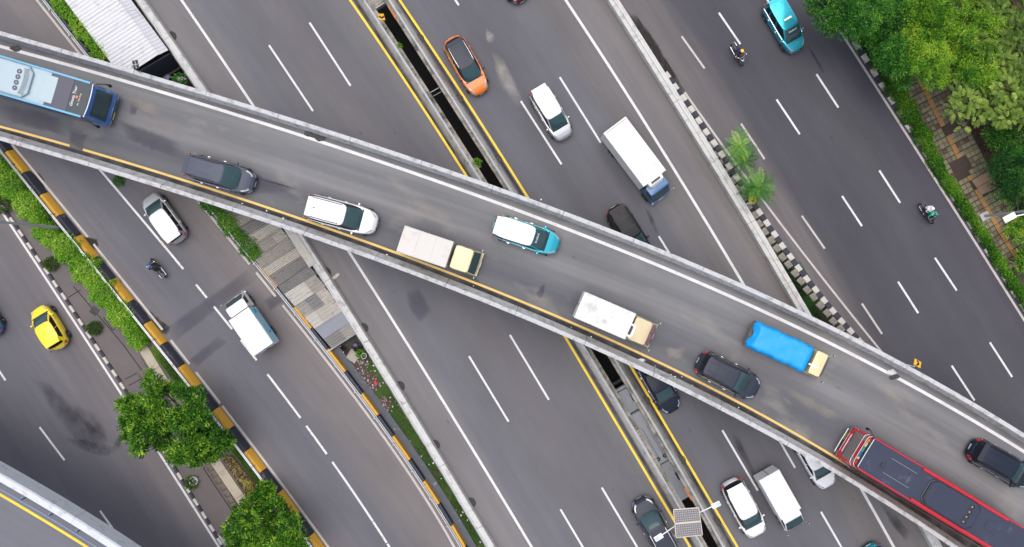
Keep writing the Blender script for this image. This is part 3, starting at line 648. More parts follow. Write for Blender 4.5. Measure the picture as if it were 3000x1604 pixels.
tones = [S(196, 190, 180, .62), S(172, 167, 160, .62), S(150, 146, 142, .6), S(206, 201, 192, .64), S(176, 169, 160, .6), S(146, 143, 142, .6), S(200, 193, 182, .62)]
RM = [mat('roof_fibre_cement_%s' % w_, c_, .85, 0, .18, 2.0, stain=([x*.5 for x in c_], 2.2, .56, .2)) for w_, c_ in zip(('buff', 'taupe', 'smoke', 'pale', 'rust', 'slate', 'sand'), tones)]
RMG = mat('roof_smooth_grey', S(138, 140, 150, .75), .7, 0, .08, 1.5)
rf2 = thing('corrugated_roof', 'patchwork roof of grey and beige corrugated sheets between barrier and parapet', 'roof')
O, d, e, k = strip_frame((756, 780), (.656, .755), (.84, -.54), .7)
s = -260; row = 0
while s < 318:
    h = 34 if s < 110 else 44
    if s+h > 322: h = 322-s
    wtot = float(np.interp(s, [-260, 0, 322], [122, 112, 84])); t0 = 5.0; z0 = .02*(row % 2)
    if 205 < s < 260: cols = [.45, .55]
    else: cols = R.choice([[.34, .33, .33], [.6, .4], [.5, .5], [.35, .65], [1.0]])
    x = t0
    for c in cols:
        wc = wtot*c+5; a = O+d*((s-2)*k)+e*(x*k)+Vector((0, 0, z0+R.uniform(0, .05)))
        m = R.choice(RM) if not 205 < s < 250 else RMG
        ee = Vector((e.x, e.y, R.uniform(-.02, .02))).normalized()
        if m is RMG: MB().slab([[a, a+ee*(wc*k)], [a+d*(h*k), a+d*(h*k)+ee*(wc*k)]], (0, 0, -.02)).build('roof_sheet', m, rf2, False, fix=True)
        elif s < 110: corr('roof_sheet', a, ee, d, wc*k, (h+3)*k, 7, .04, m, rf2, 3)
        else: corr('roof_sheet', a, ee, d, wc*k, (h+3)*k, 4, .075, m, rf2, 4)
        x += wc-5
    s += h; row += 1
edge = MB(); edge.slab([[W(810, 640, .85), W(832, 630, .85)], [W(906, 785, .85), W(926, 772, .85)]], (0, 0, -.03)); edge.build('edge_flashing', RM[3], rf2, False, fix=True)
MB().box(O+d*(324*k)+e*1.0+Vector((0, 0, -1.2)), (2.6, .08, 2.3), math.atan2(e.y, e.x)).build('end_wall', C_GREY, rf2, False)
# ---------------------------------------------------------------- foliage
def leaf_mesh(name, base, direc, normal, ln, wd, tint, m, parent=None, fold=.15):
    n = len(base); d = direc/np.linalg.norm(direc, axis=1)[:, None]
    s = np.cross(d, normal); s /= (np.linalg.norm(s, axis=1)[:, None]+1e-9); nn = np.cross(s, d)
    ln = np.broadcast_to(np.asarray(ln, float), (n,))[:, None]; wd = np.broadcast_to(np.asarray(wd, float), (n,))[:, None]
    mid = base+d*ln*.45
    V = np.stack([base, mid+s*wd*.5+nn*wd*fold, base+d*ln-nn*ln*.12, mid-s*wd*.5+nn*wd*fold], 1).reshape(-1, 3)
    me = bpy.data.meshes.new(name); me.vertices.add(4*n); me.vertices.foreach_set('co', V.astype(np.float32).ravel())
    F = np.arange(4*n, dtype=np.int32)
    idx = F.reshape(-1, 4); tri = np.concatenate([idx[:, [0, 1, 2]], idx[:, [0, 2, 3]]], 1).reshape(-1)
    me.loops.add(6*n); me.loops.foreach_set('vertex_index', tri.astype(np.int32)); me.polygons.add(2*n)
    me.polygons.foreach_set('loop_start', np.arange(0, 6*n, 3, dtype=np.int32)); me.update(calc_edges=True)
    a = me.attributes.new('tint', 'FLOAT', 'FACE'); a.data.foreach_set('value', np.repeat(np.clip(tint, 0, 1), 2).astype(np.float32))
    me.materials.append(m); return link(bpy.data.objects.new(name, me), parent)
def rdir(n):
    v = NR.normal(size=(n, 3)); return v/np.linalg.norm(v, axis=1)[:, None]
def clusters(lobes, ncl, nl, spread, up=.35, shell=.55):
    """twig clusters over the lobes' shells -> leaf bases, directions, normals, per-leaf tint"""
    L = np.array(lobes, float); wts = L[:, 3]**2; wts /= wts.sum()
    k = NR.choice(len(L), ncl, p=wts); u = rdir(ncl); u[:, 2] = np.abs(u[:, 2])*1.0-.25*(NR.rand(ncl) < .4); u /= np.linalg.norm(u, axis=1)[:, None]
    r = (shell+(1-shell)*NR.rand(ncl)**.6)*(1+.16*NR.normal(size=ncl))
    c = L[k, :3]+u*(L[k, 3]*r)[:, None]*np.array([1, 1, .8]); lt = L[k, 4] if L.shape[1] > 4 else np.full(ncl, .5)
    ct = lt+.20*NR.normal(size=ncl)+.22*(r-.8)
    ax = u*1.0+rdir(ncl)*.7; ax[:, 2] += up*.4
    B = np.repeat(c, nl, 0); A_ = np.repeat(ax, nl, 0); n = ncl*nl
    dr = A_*.55+rdir(n)*.95; dr[:, 2] -= .12; dr /= np.linalg.norm(dr, axis=1)[:, None]
    B = B+dr*(spread*NR.rand(n))[:, None]+NR.normal(size=(n, 3))*spread*.35
    nm = np.tile([0, 0, 1.0], (n, 1))+rdir(n)*.75
    return B, dr, nm, np.repeat(ct, nl)+.13*NR.normal(size=n)
G_MID = leafmat('leaf_mid_green', [(0, S(12, 38, 8)), (.35, S(40, 94, 14)), (.62, S(88, 146, 26)), (1, S(168, 200, 66))])
G_DARK = leafmat('leaf_dark_green', [(0, S(8, 34, 14)), (.35, S(30, 92, 30)), (.62, S(72, 146, 42)), (1, S(146, 196, 72))])
G_LIME = leafmat('leaf_lime', [(0, S(12, 42, 8)), (.35, S(46, 110, 20)), (.62, S(102, 164, 32)), (1, S(184, 208, 66))])
G_OLIVE = leafmat('leaf_olive', [(0, S(28, 44, 12)), (.35, S(70, 102, 32)), (.62, S(118, 146, 52)), (1, S(186, 198, 98))])
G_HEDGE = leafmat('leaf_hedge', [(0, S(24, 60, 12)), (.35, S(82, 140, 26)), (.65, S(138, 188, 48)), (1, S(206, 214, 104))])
G_GRASS = leafmat('leaf_grass', [(0, S(24, 50, 16)), (.4, S(58, 100, 34)), (.7, S(98, 136, 56)), (1, S(160, 164, 100))])
G_YEL = leafmat('leaf_yellow', [(0, S(140, 140, 40)), (.5, S(206, 200, 70)), (1, S(240, 234, 160))])
BARK = mat('bark', (.085, .065, .048), .9, 0, .35, 8, bump=.5)
def lobes_px(lst, z0, z1, sc=1.0):
    out = []
    for q in lst:
        z = R.uniform(z0, z1); p = W(q[0], q[1], z); out.append((p.x, p.y, z, q[2]*(CAM_H-z)/F_PX*sc, q[3] if len(q) > 3 else .5))
    return out
def tree(name, label, cat, base, lobes, m, ncl, nl, spread, ln, wd, group=None, bare=0):
    t = thing(name, label, cat, (0, 0, 0), 0, group)
    b, dr, nm, ti = clusters(lobes, ncl, nl, spread)
    lnr = ln*(.7+.6*NR.rand(len(b)))
    leaf_mesh('crown', b, dr, nm, lnr, wd*lnr/ln, ti, m, t)
    c = Vector((sum(l[0] for l in lobes)/len(lobes), sum(l[1] for l in lobes)/len(lobes), 0)); B = Vector((base.x, base.y, 0))
    zt = min(l[2] for l in lobes)*.62; mb = MB(); top = B.lerp(c, .3); top.z = zt
    mb.tube([B+Vector((0, 0, -.2)), B.lerp(top, .5)+Vector((.05, .04, zt*.1)), top], [.20, .15, .12], 9).build('trunk', BARK, t)
    lm = MB()
    for l in lobes:
        e = Vector(l[:3]); q = top.lerp(e, .5)+Vector((R.uniform(-.2, .2), R.uniform(-.2, .2), .25)); lm.tube([top, q, e], [.075, .045, .018], 6)
    lm.build('limbs', BARK, t); return t
T1 = [(452, 1087, 14), (452, 1126, 30), (486, 1134, 18), (400, 1189, 34), (363, 1186, 22), (458, 1176, 34), (531, 1145, 24, .4), (575, 1165, 30, .42), (418, 1228, 40), (379, 1239, 24), (465, 1236, 38), (536, 1228, 36, .42), (588, 1218, 30, .4), (601, 1254, 34, .36), (418, 1275, 36, .42), (384, 1275, 22), (476, 1291, 30, .4), (408, 1314, 22), (545, 1262, 22, .3), (536, 1325, 34), (575, 1307, 36, .5), (627, 1301, 36, .4), (654, 1288, 30, .35), (518, 1335, 26, .52), (570, 1338, 28, .45), (610, 1330, 26, .42)]
tree('broadleaf_tree', 'broad green tree leaning over the left kerb, upper of the two on the pavement', 'tree', W(585, 1200), lobes_px(T1, 2.6, 5.2, .90), G_MID, 1900, 22, .19, .19, .068)
T2 = [(745, 1487, 45), (706, 1507, 36), (780, 1437, 30), (686, 1554, 36, .42), (725, 1534, 45), (773, 1456, 38, .5), (809, 1495, 45), (789, 1554, 50), (848, 1534, 40, .45), (868, 1586, 40), (700, 1590, 40, .42), (760, 1595, 50), (830, 1610, 50), (740, 1650, 55), (850, 1660, 50)]
tree('broadleaf_tree', 'bushy green tree at the bottom edge beside the yellow and black barrier', 'tree', W(820, 1500), lobes_px(T2, 1.9, 4.8, .76), G_MID, 1500, 22, .19, .19, .068)
def grid_lobes(rect, n, r, tint, seed):
    q = random.Random(seed); return [(q.uniform(rect[0], rect[2]), q.uniform(rect[1], rect[3]), q.uniform(*r), q.gauss(tint, .09)) for _ in range(n)]
TA = [(2395, 15, 30, .4), (2430, 60, 34, .42), (2425, 85, 16, .4), (2470, 30, 40, .45), (2520, 60, 42, .48), (2560, 20, 40, .5), (2590, 80, 44, .45), (2500, 5, 40, .42), (2590, 125, 34, .42), (2630, 140, 36, .46), (2640, 60, 40, .4), (2440, -30, 40, .4), (2540, -50, 50, .45), (2640, -30, 50, .45), (2610, 185, 28, .42), (2650, 200, 26, .5), (2640, 230, 24, .5), (2540, 110, 30, .45), (2590, 160, 26, .5), (2600, 20, 40, .45), (2660, 110, 36, .42), (2680, 160, 30, .45), (2480, 70, 34, .35)]
tree('feathery_tree', 'dark green feathery tree overhanging the kerb near the teal taxi', 'tree', W(2590, 120), lobes_px(TA, 3.8, 5.6, 1.0), G_DARK, 2300, 26, .26, .21, .036, 'trees beyond the footpath')
TB = grid_lobes((2660, -60, 2920, 236), 44, (26, 42), .60, 3)+[(2700, 210, 26, .5), (2740, 225, 24, .55), (2690, 30, 40, .6), (2850, 180, 34, .6), (2895, 8, 36, .55), (2860, -15, 36, .58), (2900, 50, 34, .5), (2800, 20, 40, .62), (2750, 90, 38, .6)]
tree('feathery_tree', 'bright lime green feathery tree behind the footpath', 'tree', W(2780, 130), lobes_px(TB, 4.2, 6.6, 1.02), G_LIME, 2700, 26, .24, .19, .036, 'trees beyond the footpath')
TD = grid_lobes((2915, 330, 3060, 560), 22, (26, 40), .3, 5)
tree('feathery_tree', 'deep green shrubby tree at the right edge above the lamp', 'tree', W(2960, 460), lobes_px(TD, 2.0, 3.4), G_DARK, 1300, 26, .28, .20, .032, 'trees beyond the footpath')
TE = [(2975, 560, 20, .5), (2990, 600, 22, .3), (2985, 660, 26, .62), (2965, 690, 18, .65), (3010, 690, 30, .6), (3000, 750, 22, .55), (3020, 620, 30, .4), (3040, 760, 40, .5), (2996, 780, 18, .6)]
tree('spiky_shrub', 'bright green spiky shrub beside the white street lamp', 'shrub', W(2985, 680), lobes_px(TE, .8, 1.5), G_LIME, 330, 20, .2, .26, .04)
# pinnate tree: fronds with paired leaflets
def frond_pts(c, ax, ln, droop, npair, lw, ll, tint):
    ax = ax.normalized(); side = ax.cross(Vector((0, 0, 1)))
    if side.length < .1: side = Vector((1, 0, 0))
    side.normalize(); B = []; D = []; N = []; T = []
    for i in range(npair):
        f = (i+.6)/npair; p = c+ax*ln*f+Vector((0, 0, -droop*f*f*ln)); taper = math.sin(math.pi*min(1, .18+f*.86))**.6
        f2 = (i+1.7)/npair; p2 = c+ax*ln*f2+Vector((0, 0, -droop*f2*f2*ln))
        if i == 0: B.append(c); D.append(p-c); N.append((0, 0, 1)); T.append(((p-c).length*1.25, .03, tint))
        if i < npair-1: B.append(p); D.append(p2-p); N.append((0, 0, 1)); T.append(((p2-p).length*1.15, .03, tint))
        for s in (-1, 1):
            dd = (side*s*1.0+ax*.55+Vector((0, 0, -.15))); B.append(p); D.append(dd); N.append((R.gauss(0, .25), R.gauss(0, .25), 1)); T.append((ll*taper, lw*(.5+.5*taper), tint+R.gauss(0, .06)))
    return B, D, N, T
def frond_tree(name, label, cat, base, lobes, m, nf, ln, npair, lw, ll, droop, group=None):
    t = thing(name, label, cat, (0, 0, 0), 0, group); B = []; D = []; N = []; T = []
    wt = [l[3]**2 for l in lobes]
    for i in range(nf):
        l = R.choices(lobes, wt)[0]; u = Vector(rdir(1)[0]); u.z = abs(u.z)*.9-.1; u.normalize(); c = Vector(l[:3])+u*l[3]*R.uniform(.55, 1.05)
        a = u+Vector(rdir(1)[0])*.6; a.z *= .4; x = frond_pts(c, a, ln*R.uniform(.7, 1.2), droop, npair, lw, ll, l[4]+R.gauss(0, .12)); B += x[0]; D += x[1]; N += x[2]; T += x[3]
    T = np.array(T); leaf_mesh('crown', np.array([tuple(b) for b in B]), np.array([tuple(b) for b in D]), np.array(N), T[:, 0], T[:, 1], T[:, 2], m, t)
    zt = min(l[2] for l in lobes)*.6; b = Vector((base.x, base.y, 0)); top = b+Vector((.3, .2, zt)); MB().tube([b, b.lerp(top, .5), top], [.2, .16, .12], 8).build('trunk', BARK, t)
    lm = MB()
    for l in lobes: lm.tube([top, top.lerp(Vector(l[:3]), .5)+Vector((0, 0, .2)), l[:3]], [.07, .045, .02], 6)
    lm.build('limbs', BARK, t); return t
TC = grid_lobes((2890, -80, 3070, 345), 40, (28, 44), .5, 9)+[(2830, 300, 30, .6), (2800, 320, 22, .62), (2860, 330, 28, .6), (2890, 300, 34, .55), (2940, 340, 30, .55), (2810, 270, 24, .5), (2822, 372, 8, .65), (2940, 350, 14, .6), (2980, 300, 34, .5)]
frond_tree('pinnate_tree', 'olive green tree with long compound leaves at the upper right corner', 'tree', W(2930, 180), lobes_px(TC, 4.5, 6.6), G_OLIVE, 3400, .58, 10, .05, .16, .25, 'trees beyond the footpath')
# palms in the planter
G_PALM = leafmat('leaf_palm', [(0, S(24, 66, 16)), (.35, S(62, 122, 32)), (.65, S(120, 172, 62)), (1, S(206, 214, 130))])
def palm(label, base, top, nfr, ln, tint):
    t = thing('palm_tree', label, 'palm', (0, 0, 0), 0, 'young palms in the planter')
    b, c = base, top; MB().tube([b, b.lerp(c, .5)+Vector((0, 0, .12)), c], [.075, .06, .05], 8).build('trunk', BARK, t)
    MB().tube([c+Vector((0, 0, -.35)), c+Vector((0, 0, .15))], [.07, .035], 8).build('crown_shaft', mat('palm_crown_shaft', S(176, 110, 40, .8), .6), t)
    for i in range(nfr):
        a = 2*math.pi*(i+R.uniform(-.25, .25))/nfr; el = R.uniform(.15, .9); ax = Vector((math.cos(a), math.sin(a), el)); L = ln*R.uniform(.75, 1.1)
        B, D, N, T = frond_pts(c, ax, L, .75, 18, .055, .25*L/1.2, tint-.05+R.gauss(0, .18)); T = np.array(T)
        leaf_mesh('frond', np.array([tuple(q) for q in B]), np.array([tuple(q) for q in D]), np.array(N), T[:, 0], T[:, 1], T[:, 2], G_PALM, t)
palm('young palm at the top of the planter row', W(2116, 488, 0), W(2166, 427, 2.9), 12, 1.6, .55)
palm('young palm with darker drooping fronds, middle of the planter row', W(2130, 512, 0), W(2178, 468, 2.6), 12, 1.55, .45)
palm('largest bushy palm beside the chevron sign in the planter', W(2185, 560, 0), W(2222, 548, 2.6), 18, 1.8, .52)
palm('low young palm tucked behind the bushy palm', W(2192, 590, 0), W(2202, 560, 1.5), 11, 1.25, .4)
# hedges
def hedge(name, label, pts, half, h, m, dens, ln=.13, wd=.055, tint=.5, zoff=0.0):
    t = thing(name, label, 'hedge'); P = [W(x, y, h*.8) for x, y, *_ in pts]; hw = [q[2] if len(q) > 2 else half for q in pts]
    A_ = resample(P, .12); n0 = len(A_); Nn = perp(A_); hwi = np.interp(np.linspace(0, 1, n0), np.linspace(0, 1, len(hw)), hw)
    tot = int(dens*sum((b-a).length for a, b in zip(A_, A_[1:]))); k = NR.randint(0, n0, tot); th = NR.rand(tot)*math.pi; lump = 1+.22*np.sin(k*.35+1)+.15*np.sin(k*.83)
    x = np.cos(th)*hwi[k]*lump*(1+.12*NR.normal(size=tot)); z = np.abs(np.sin(th))**.7*h*(.9+.16*NR.normal(size=tot))*(.85+.2*lump)
    a = np.array([tuple(p) for p in A_])[k]; nn = np.array([tuple(p) for p in Nn])[k]
    B = a+nn*x[:, None]; B[:, 2] = z+zoff; B[:, :2] += NR.normal(size=(tot, 2))*.05
    D = nn*np.cos(th)[:, None]*.7+rdir(tot)*.8; D[:, 2] += .45
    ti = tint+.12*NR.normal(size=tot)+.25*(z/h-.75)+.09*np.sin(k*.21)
    leaf_mesh('foliage', B, D, np.tile([0, 0, 1.0], (tot, 1))+rdir(tot)*.6, ln*(.7+.6*NR.rand(tot)), wd, ti, m, t)
    c = setz([A_[i] for i in range(0, n0, max(1, n0//60))], 0); mb = MB()
    for p in c: mb.tube([(p.x, p.y, 0), (p.x+R.uniform(-.15, .15), p.y+R.uniform(-.15, .15), h*.8)], [.03, .012], 5)
    mb.build('stems', BARK, t); return t
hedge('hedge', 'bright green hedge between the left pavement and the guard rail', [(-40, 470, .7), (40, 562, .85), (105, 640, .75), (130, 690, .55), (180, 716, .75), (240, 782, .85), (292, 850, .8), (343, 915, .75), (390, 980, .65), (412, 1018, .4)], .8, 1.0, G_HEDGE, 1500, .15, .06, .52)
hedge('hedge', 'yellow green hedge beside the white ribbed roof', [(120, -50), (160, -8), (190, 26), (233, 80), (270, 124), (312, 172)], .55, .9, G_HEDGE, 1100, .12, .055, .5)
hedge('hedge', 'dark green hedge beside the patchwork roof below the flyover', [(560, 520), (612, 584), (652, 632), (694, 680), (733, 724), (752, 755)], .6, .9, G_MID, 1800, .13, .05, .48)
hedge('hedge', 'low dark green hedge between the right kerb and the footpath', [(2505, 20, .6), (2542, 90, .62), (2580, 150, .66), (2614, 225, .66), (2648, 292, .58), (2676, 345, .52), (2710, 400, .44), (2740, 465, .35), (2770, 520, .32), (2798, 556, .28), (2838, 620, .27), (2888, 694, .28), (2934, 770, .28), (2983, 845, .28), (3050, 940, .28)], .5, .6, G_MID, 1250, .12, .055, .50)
def shrub(name, label, c, r, h, m, n, ln=.12, wd=.05, tint=.45):
    t = thing(name, label, 'shrub', (c.x, c.y, 0)); u = rdir(n); u[:, 2] = np.abs(u[:, 2]); B = u*np.array([r, r, h])*(.55+.5*NR.rand(n))[:, None]
    leaf_mesh('foliage', B, u+rdir(n)*.7, np.tile([0, 0, 1.0], (n, 1))+rdir(n)*.6, ln*(.7+.6*NR.rand(n)), wd, tint+.15*NR.normal(size=n), m, t)
    mb = MB()
    for i in range(7): v = Vector(rdir(1)[0]); mb.tube([(0, 0, 0), (v.x*r*.6, v.y*r*.6, h*.7)], [.02, .008], 5)
    mb.build('stems', BARK, t)
shrub('round_shrub', 'small round shrub on the left pavement above the manhole', W(155, 774), .52, .9, G_OLIVE, 900, .12, .05, .25)
shrub('round_shrub', 'small round shrub on the left pavement below the manhole', W(281, 962), .52, .9, G_OLIVE, 900, .12, .05, .25)
shrub('round_shrub', 'dusty shrub at the left edge beside the street lamp pole', W(14, 600), .7, 1.0, G_OLIVE, 1200, .12, .05, .3)
shrub('potted_shrub', 'spiky shrub growing out of a round planter ring on the left pavement', W(563, 1414), .42, .5, G_OLIVE, 260, .30, .05, .35)
t = thing('planter_ring', 'round concrete planter ring on the left pavement', 'planter', W(570, 1408)); mb = MB(); rings = [[(rr_*math.cos(a*.3491), rr_*math.sin(a*.3491), z) for a in range(18)] for rr_, z in ((.34, 0), (.34, .28), (.26, .28), (.24, .05))]
mb.loft(rings, True, False, True).build('ring', C_GREY, t)
for lab, x, y, r, n in (('leafy weed growing on the lower rim of the median gap', 1397, 478, .36, 150), ('tiny leafy weed growing on the upper rim of the median gap', 1170, 134, .16, 60)):
    shrub('weed', lab, W(x, y, .3), r, .6, G_MID, n, .14, .08, .62)
shrub('weed', 'green weed below the lower flyover edge near the silver car', W(350, 532), .4, .5, G_MID, 200, .14, .08, .4)
shrub('weed', 'green weed on the rubbish heap beside the broken slab', W(1056, 1036), .32, .4, G_MID, 170, .14, .08, .6)
shrub('weed', 'green weed in the pit at the end of the white roof', W(545, 245, -1.0), .5, .6, G_DARK, 220, .14, .08, .5)
# grass and flower bed
def grass(name, label, quads, n, ln, m, tint, z=0.0):
    pts = []
    for q in quads:
        a, b, c, d = [np.array(W(*p)[:2]) for p in q]; k = int(n/len(quads)); u, v = NR.rand(k, 1), NR.rand(k, 1)
        pts.append((a*(1-u)+b*u)*(1-v)+(d*(1-u)+c*u)*v)
    P = np.concatenate(pts); k = len(P); B = np.concatenate([P, np.full((k, 1), z)], 1); D = rdir(k)*.9; D[:, 2] = np.abs(D[:, 2])+.35
    ti = tint+.15*NR.normal(size=k)+.18*np.sin(P[:, 0]*2.3+1.3*np.sin(P[:, 1]*1.7))
    o = leaf_mesh(name, B, D, rdir(k)+np.array([0, 0, .8]), ln*(.6+.8*NR.rand(k)), ln*.22, ti, m); return tag(o, label, 'grass', kind='stuff')
def band(l, a, b, o0, o1, n):
    q = []; p = l.w(a, b, n+1, 0); A_, B_ = offset(p, o0), offset(p, o1); inv = lambda w: (w.x*F_PX/CAM_H+1500, -w.y*F_PX/CAM_H+802)
    for i in range(n): q.append((inv(A_[i]), inv(A_[i+1]), inv(B_[i+1]), inv(B_[i])))
    return q
q = []
for i in range(30):
    y0, y1 = 1060+i*26, 1060+(i+1)*26; f = lambda y: (FB.at(y)+41, y+12); h_ = lambda y: (LP.at(y)-10, y-4); q.append((f(y0), h_(y0), h_(y1), f(y1)))
YG = mat('grass_soil', S(70, 96, 40, .6), .95, 0, .5, 2.0, bump=.4, stain=((.09, .06, .04), .6, .62, .08))
P0 = [W(*a[0]) for a in q]; P1 = [W(*a[1]) for a in q]; ribbon('grass_strip', P0, P1, YG, None, 'structure', -.10)
grass('grass', 'rough green grass filling the strip beside the white parapet', [q_ for i, q_ in enumerate(q) if i not in (1, 2)], 26000, .085, G_GRASS, .48, -.10)
grass('grass', 'green grass between the beige slabs and the guard rail', band(LB, 1000, 1130, -1.15, -.6, 6)+band(LB, 1270, 1420, -1.0, -.55, 6), 9000, .10, G_MID, .66, .0)
grass('grass', 'dark weedy grass in the palm planter', band(RP, 690, 1010, .4, .95, 10)+band(RP, 800, 1000, .4, 1.7, 8), 9000, .11, G_DARK, .25, .03)
bed = [(647, 1337), (680, 1333), (752, 1420), (756, 1460), (733, 1470)]
o = MB().prism([tuple(W(*p)[:2]) for p in bed], -.02, .04).build('flower_bed', SOILR, None, False); tag(o, kind='structure')
grass('yellow_flowers', 'low yellow leaved plants in the red soil flower bed', [((650, 1340), (680, 1336), (748, 1422), (700, 1410)), ((700, 1400), (735, 1410), (752, 1455), (733, 1465))], 620, .15, G_YEL, .62, .04)
grass('leaf_litter', 'dry leaf litter scattered on the soil beyond the footpath', [((2830, 330), (2890, 330), (2960, 520), (2900, 520))], 900, .11, leafmat('leaf_dry', [(0, S(60, 34, 24)), (.5, S(120, 84, 58)), (1, S(190, 168, 140))], .1), .4, .05)
# ---------------------------------------------------------------- street furniture and small things
POLE = mat('lamp_pole_paint', (.42, .44, .46), .45, .3); WHT = mat('white_paint', (.78, .78, .78), .45)
t = thing('street_lamp', 'white headed street lamp rising from the right footpath', 'street lamp', W(2882, 634))
hd = W(2955, 638, 8.0)-t.location; MB().box((0, 0, .1), (.7, .6, .2), .5).build('base', C_GREY, t, False, bevel=.03)
MB().tube([(0, 0, .1), (0, 0, 4), (0, 0, 8.05)], [.11, .09, .07], 10).build('pole', POLE, t)
MB().tube([(0, 0, 7.9), (hd.x*.5, hd.y*.5, 8.15), (hd.x, hd.y, 8.1)], .045, 8).build('arm', WHT, t)
MB().box((0, 0, 0), (.85, .42, .12)).build('lamp_head', WHT, t, False, bevel=.05).matrix_local = Matrix.Translation(hd+Vector((0, 0, .1))) @ Matrix.Rotation(math.radians(28), 4, 'Z')
t = thing('street_lamp', 'tall grey lamp pole rising between hedge and barrier at the left edge', 'street lamp', W(180, 669))
MB().tube([(0, 0, 0), (0, 0, 4.5), (0, 0, 9)], [.13, .10, .07], 10).build('pole', POLE, t); MB().tube([(0, 0, 8.9), (-1.2, .2, 9.2), (-2.2, .4, 9.2)], .05, 8).build('arm', POLE, t)
MB().box((-2.5, .45, 9.2), (.8, .35, .12)).build('lamp_head', WHT, t, False, bevel=.04)
# solar street lamp on the median
SOL = mat('solar_cells', S(120, 116, 118, .6), .3, 0, .1, 30, .5); SOLD = mat('solar_grid', (.62, .60, .60), .4)
zs = 7.0; pc = W(2015, 1532, zs); t = thing('solar_lamp', 'twin armed street lamp with two solar panels over the median gap', 'street lamp', (pc.x, pc.y, 0))
MB().tube([(0, 0, .3), (0, 0, 3.5), (0, 0, zs-.15)], [.11, .09, .07], 10).build('pole', POLE, t)
q = [W(x, y, zs)-t.location for x, y in ((1973, 1494), (2047, 1488), (2058, 1568), (1981, 1576))]
for f0, f1 in ((0, .485), (.515, 1)):
    a, b, c, d = q[0].lerp(q[3], f0), q[1].lerp(q[2], f0), q[1].lerp(q[2], f1), q[0].lerp(q[3], f1)
    pn = MB().prism([(p.x, p.y) for p in (a, b, c, d)], zs-.05, zs).build('solar_panel', SOL, t, False)
    fr = MB()
    for i in range(1, 12): fr.tube([a.lerp(b, i/12)+Vector((0, 0, .004)), d.lerp(c, i/12)+Vector((0, 0, .004))], .005, 4)
    for i in range(1, 6): fr.tube([a.lerp(d, i/6)+Vector((0, 0, .004)), b.lerp(c, i/6)+Vector((0, 0, .004))], .005, 4)
    fr.build('cell_lines', SOLD, pn, False)
    fm = MB()
    for u, v in ((a, b), (b, c), (c, d), (d, a)): fm.tube([u, v], .03, 5)
    fm.build('panel_frame', mat('panel_frame', S(226, 208, 196, .8), .4, .2), pn, False)
for i, (x, y) in enumerate(((2097, 1479), (1929, 1574))):
    h_ = W(x, y, 6.3)-t.location; MB().tube([(0, 0, 6.2), (h_.x, h_.y, 6.35)], .035, 8).build('arm', WHT, t); an = math.atan2(h_.y, h_.x)
    l = MB().box((0, 0, 0), (.62, .36, .10)).build('lamp_head', WHT, t, False, bevel=.05); l.location = (h_.x, h_.y, 6.38); l.rotation_euler = (0, 0, an)
    MB().box((.12, 0, .055), (.30, .26, .012)).build('lens', mat('lamp_lens', S(190, 205, 220, .8), .2), l, False, bevel=.02)
SIGNY = mat('sign_yellow', S(240, 176, 30, .9), .45); SIGNK = mat('sign_black', (.02, .016, .012), .5)
def chevron(label, base, cdir, zb, tilt=.75, w_=.48, h_=.48, parent=None):
    t = thing('chevron_sign', label, 'road sign', base, cdir)
    MB().tube([(0, 0, zb), (0, 0, zb+.9)], .03, 8).build('post', WHT, t)
    rot = Matrix.Rotation(-tilt, 3, 'Y'); c = Vector((.25, 0, zb+1.05)); b = MB().box(c, (.03, w_, h_), rot=rot).build('board', SIGNY, t, False)
    P = [rot @ Vector((-.0165, y, z))+c for y, z in ((0, 0), (.24*w_, .45*h_), (-.06*w_, .45*h_), (-.30*w_, 0), (-.06*w_, -.45*h_), (.24*w_, -.45*h_))]
    up = rot @ Vector((1, 0, 0)); up = up if up.z > 0 else -up
    MB().add([p+up*(.036 if (rot @ Vector((1, 0, 0))).z > 0 else .004) for p in P], [(0, 1, 2, 3), (0, 3, 4, 5)]).build('chevron', SIGNK, b, False, fix=True); return t
chevron('yellow chevron sign on the left parapet of the median gap', W(1117, 70, .5), math.radians(15), .3, .9)
chevron('yellow chevron sign on the upper parapet of the flyover', W(2643, 1066, ZF+.7), math.radians(60), .7+ZF-ZF, 1.0)
chevron('yellow chevron sign half hidden by the bushy palm', W(2181, 600, .6), math.radians(50), .5, 1.0)
# small solar sign on flyover parapet
t = thing('solar_beacon', 'small dark solar panel on a bent post above the white roof', 'solar panel', W(413, 214, ZF+.8)); v = W(398, 190, ZF+2.4)-t.location
MB().tube([(0, 0, 0), (0, .0, .9), (v.x*.2, v.y*.6, 1.5), (v.x, v.y, 1.55)], .03, 8).build('post', STEELD, t)
p_ = MB().box((v.x, v.y, 1.62), (.36, .56, .04), math.radians(12)).build('panel', mat('solar_dark', (.02, .02, .028), .7, 0, .1, 9), t, False)
MB().box((v.x, v.y, 1.642), (.02, .52, .006), math.radians(12)).box((v.x, v.y, 1.642), (.33, .02, .006), math.radians(12)).build('cell_lines', SOLD, p_, False)
t = thing('marker_post', 'thin grey marker post on the upper flyover parapet', 'post', W(1583, 592, ZF+.8)); MB().tube([(0, 0, 0), (0, 0, .9), (.02, .05, 1.0)], .03, 8).build('post', STEELD, t); MB().ell((0.02, .05, 1.03), (.05, .05, .05), 8, 6).build('cap', WHT, t)
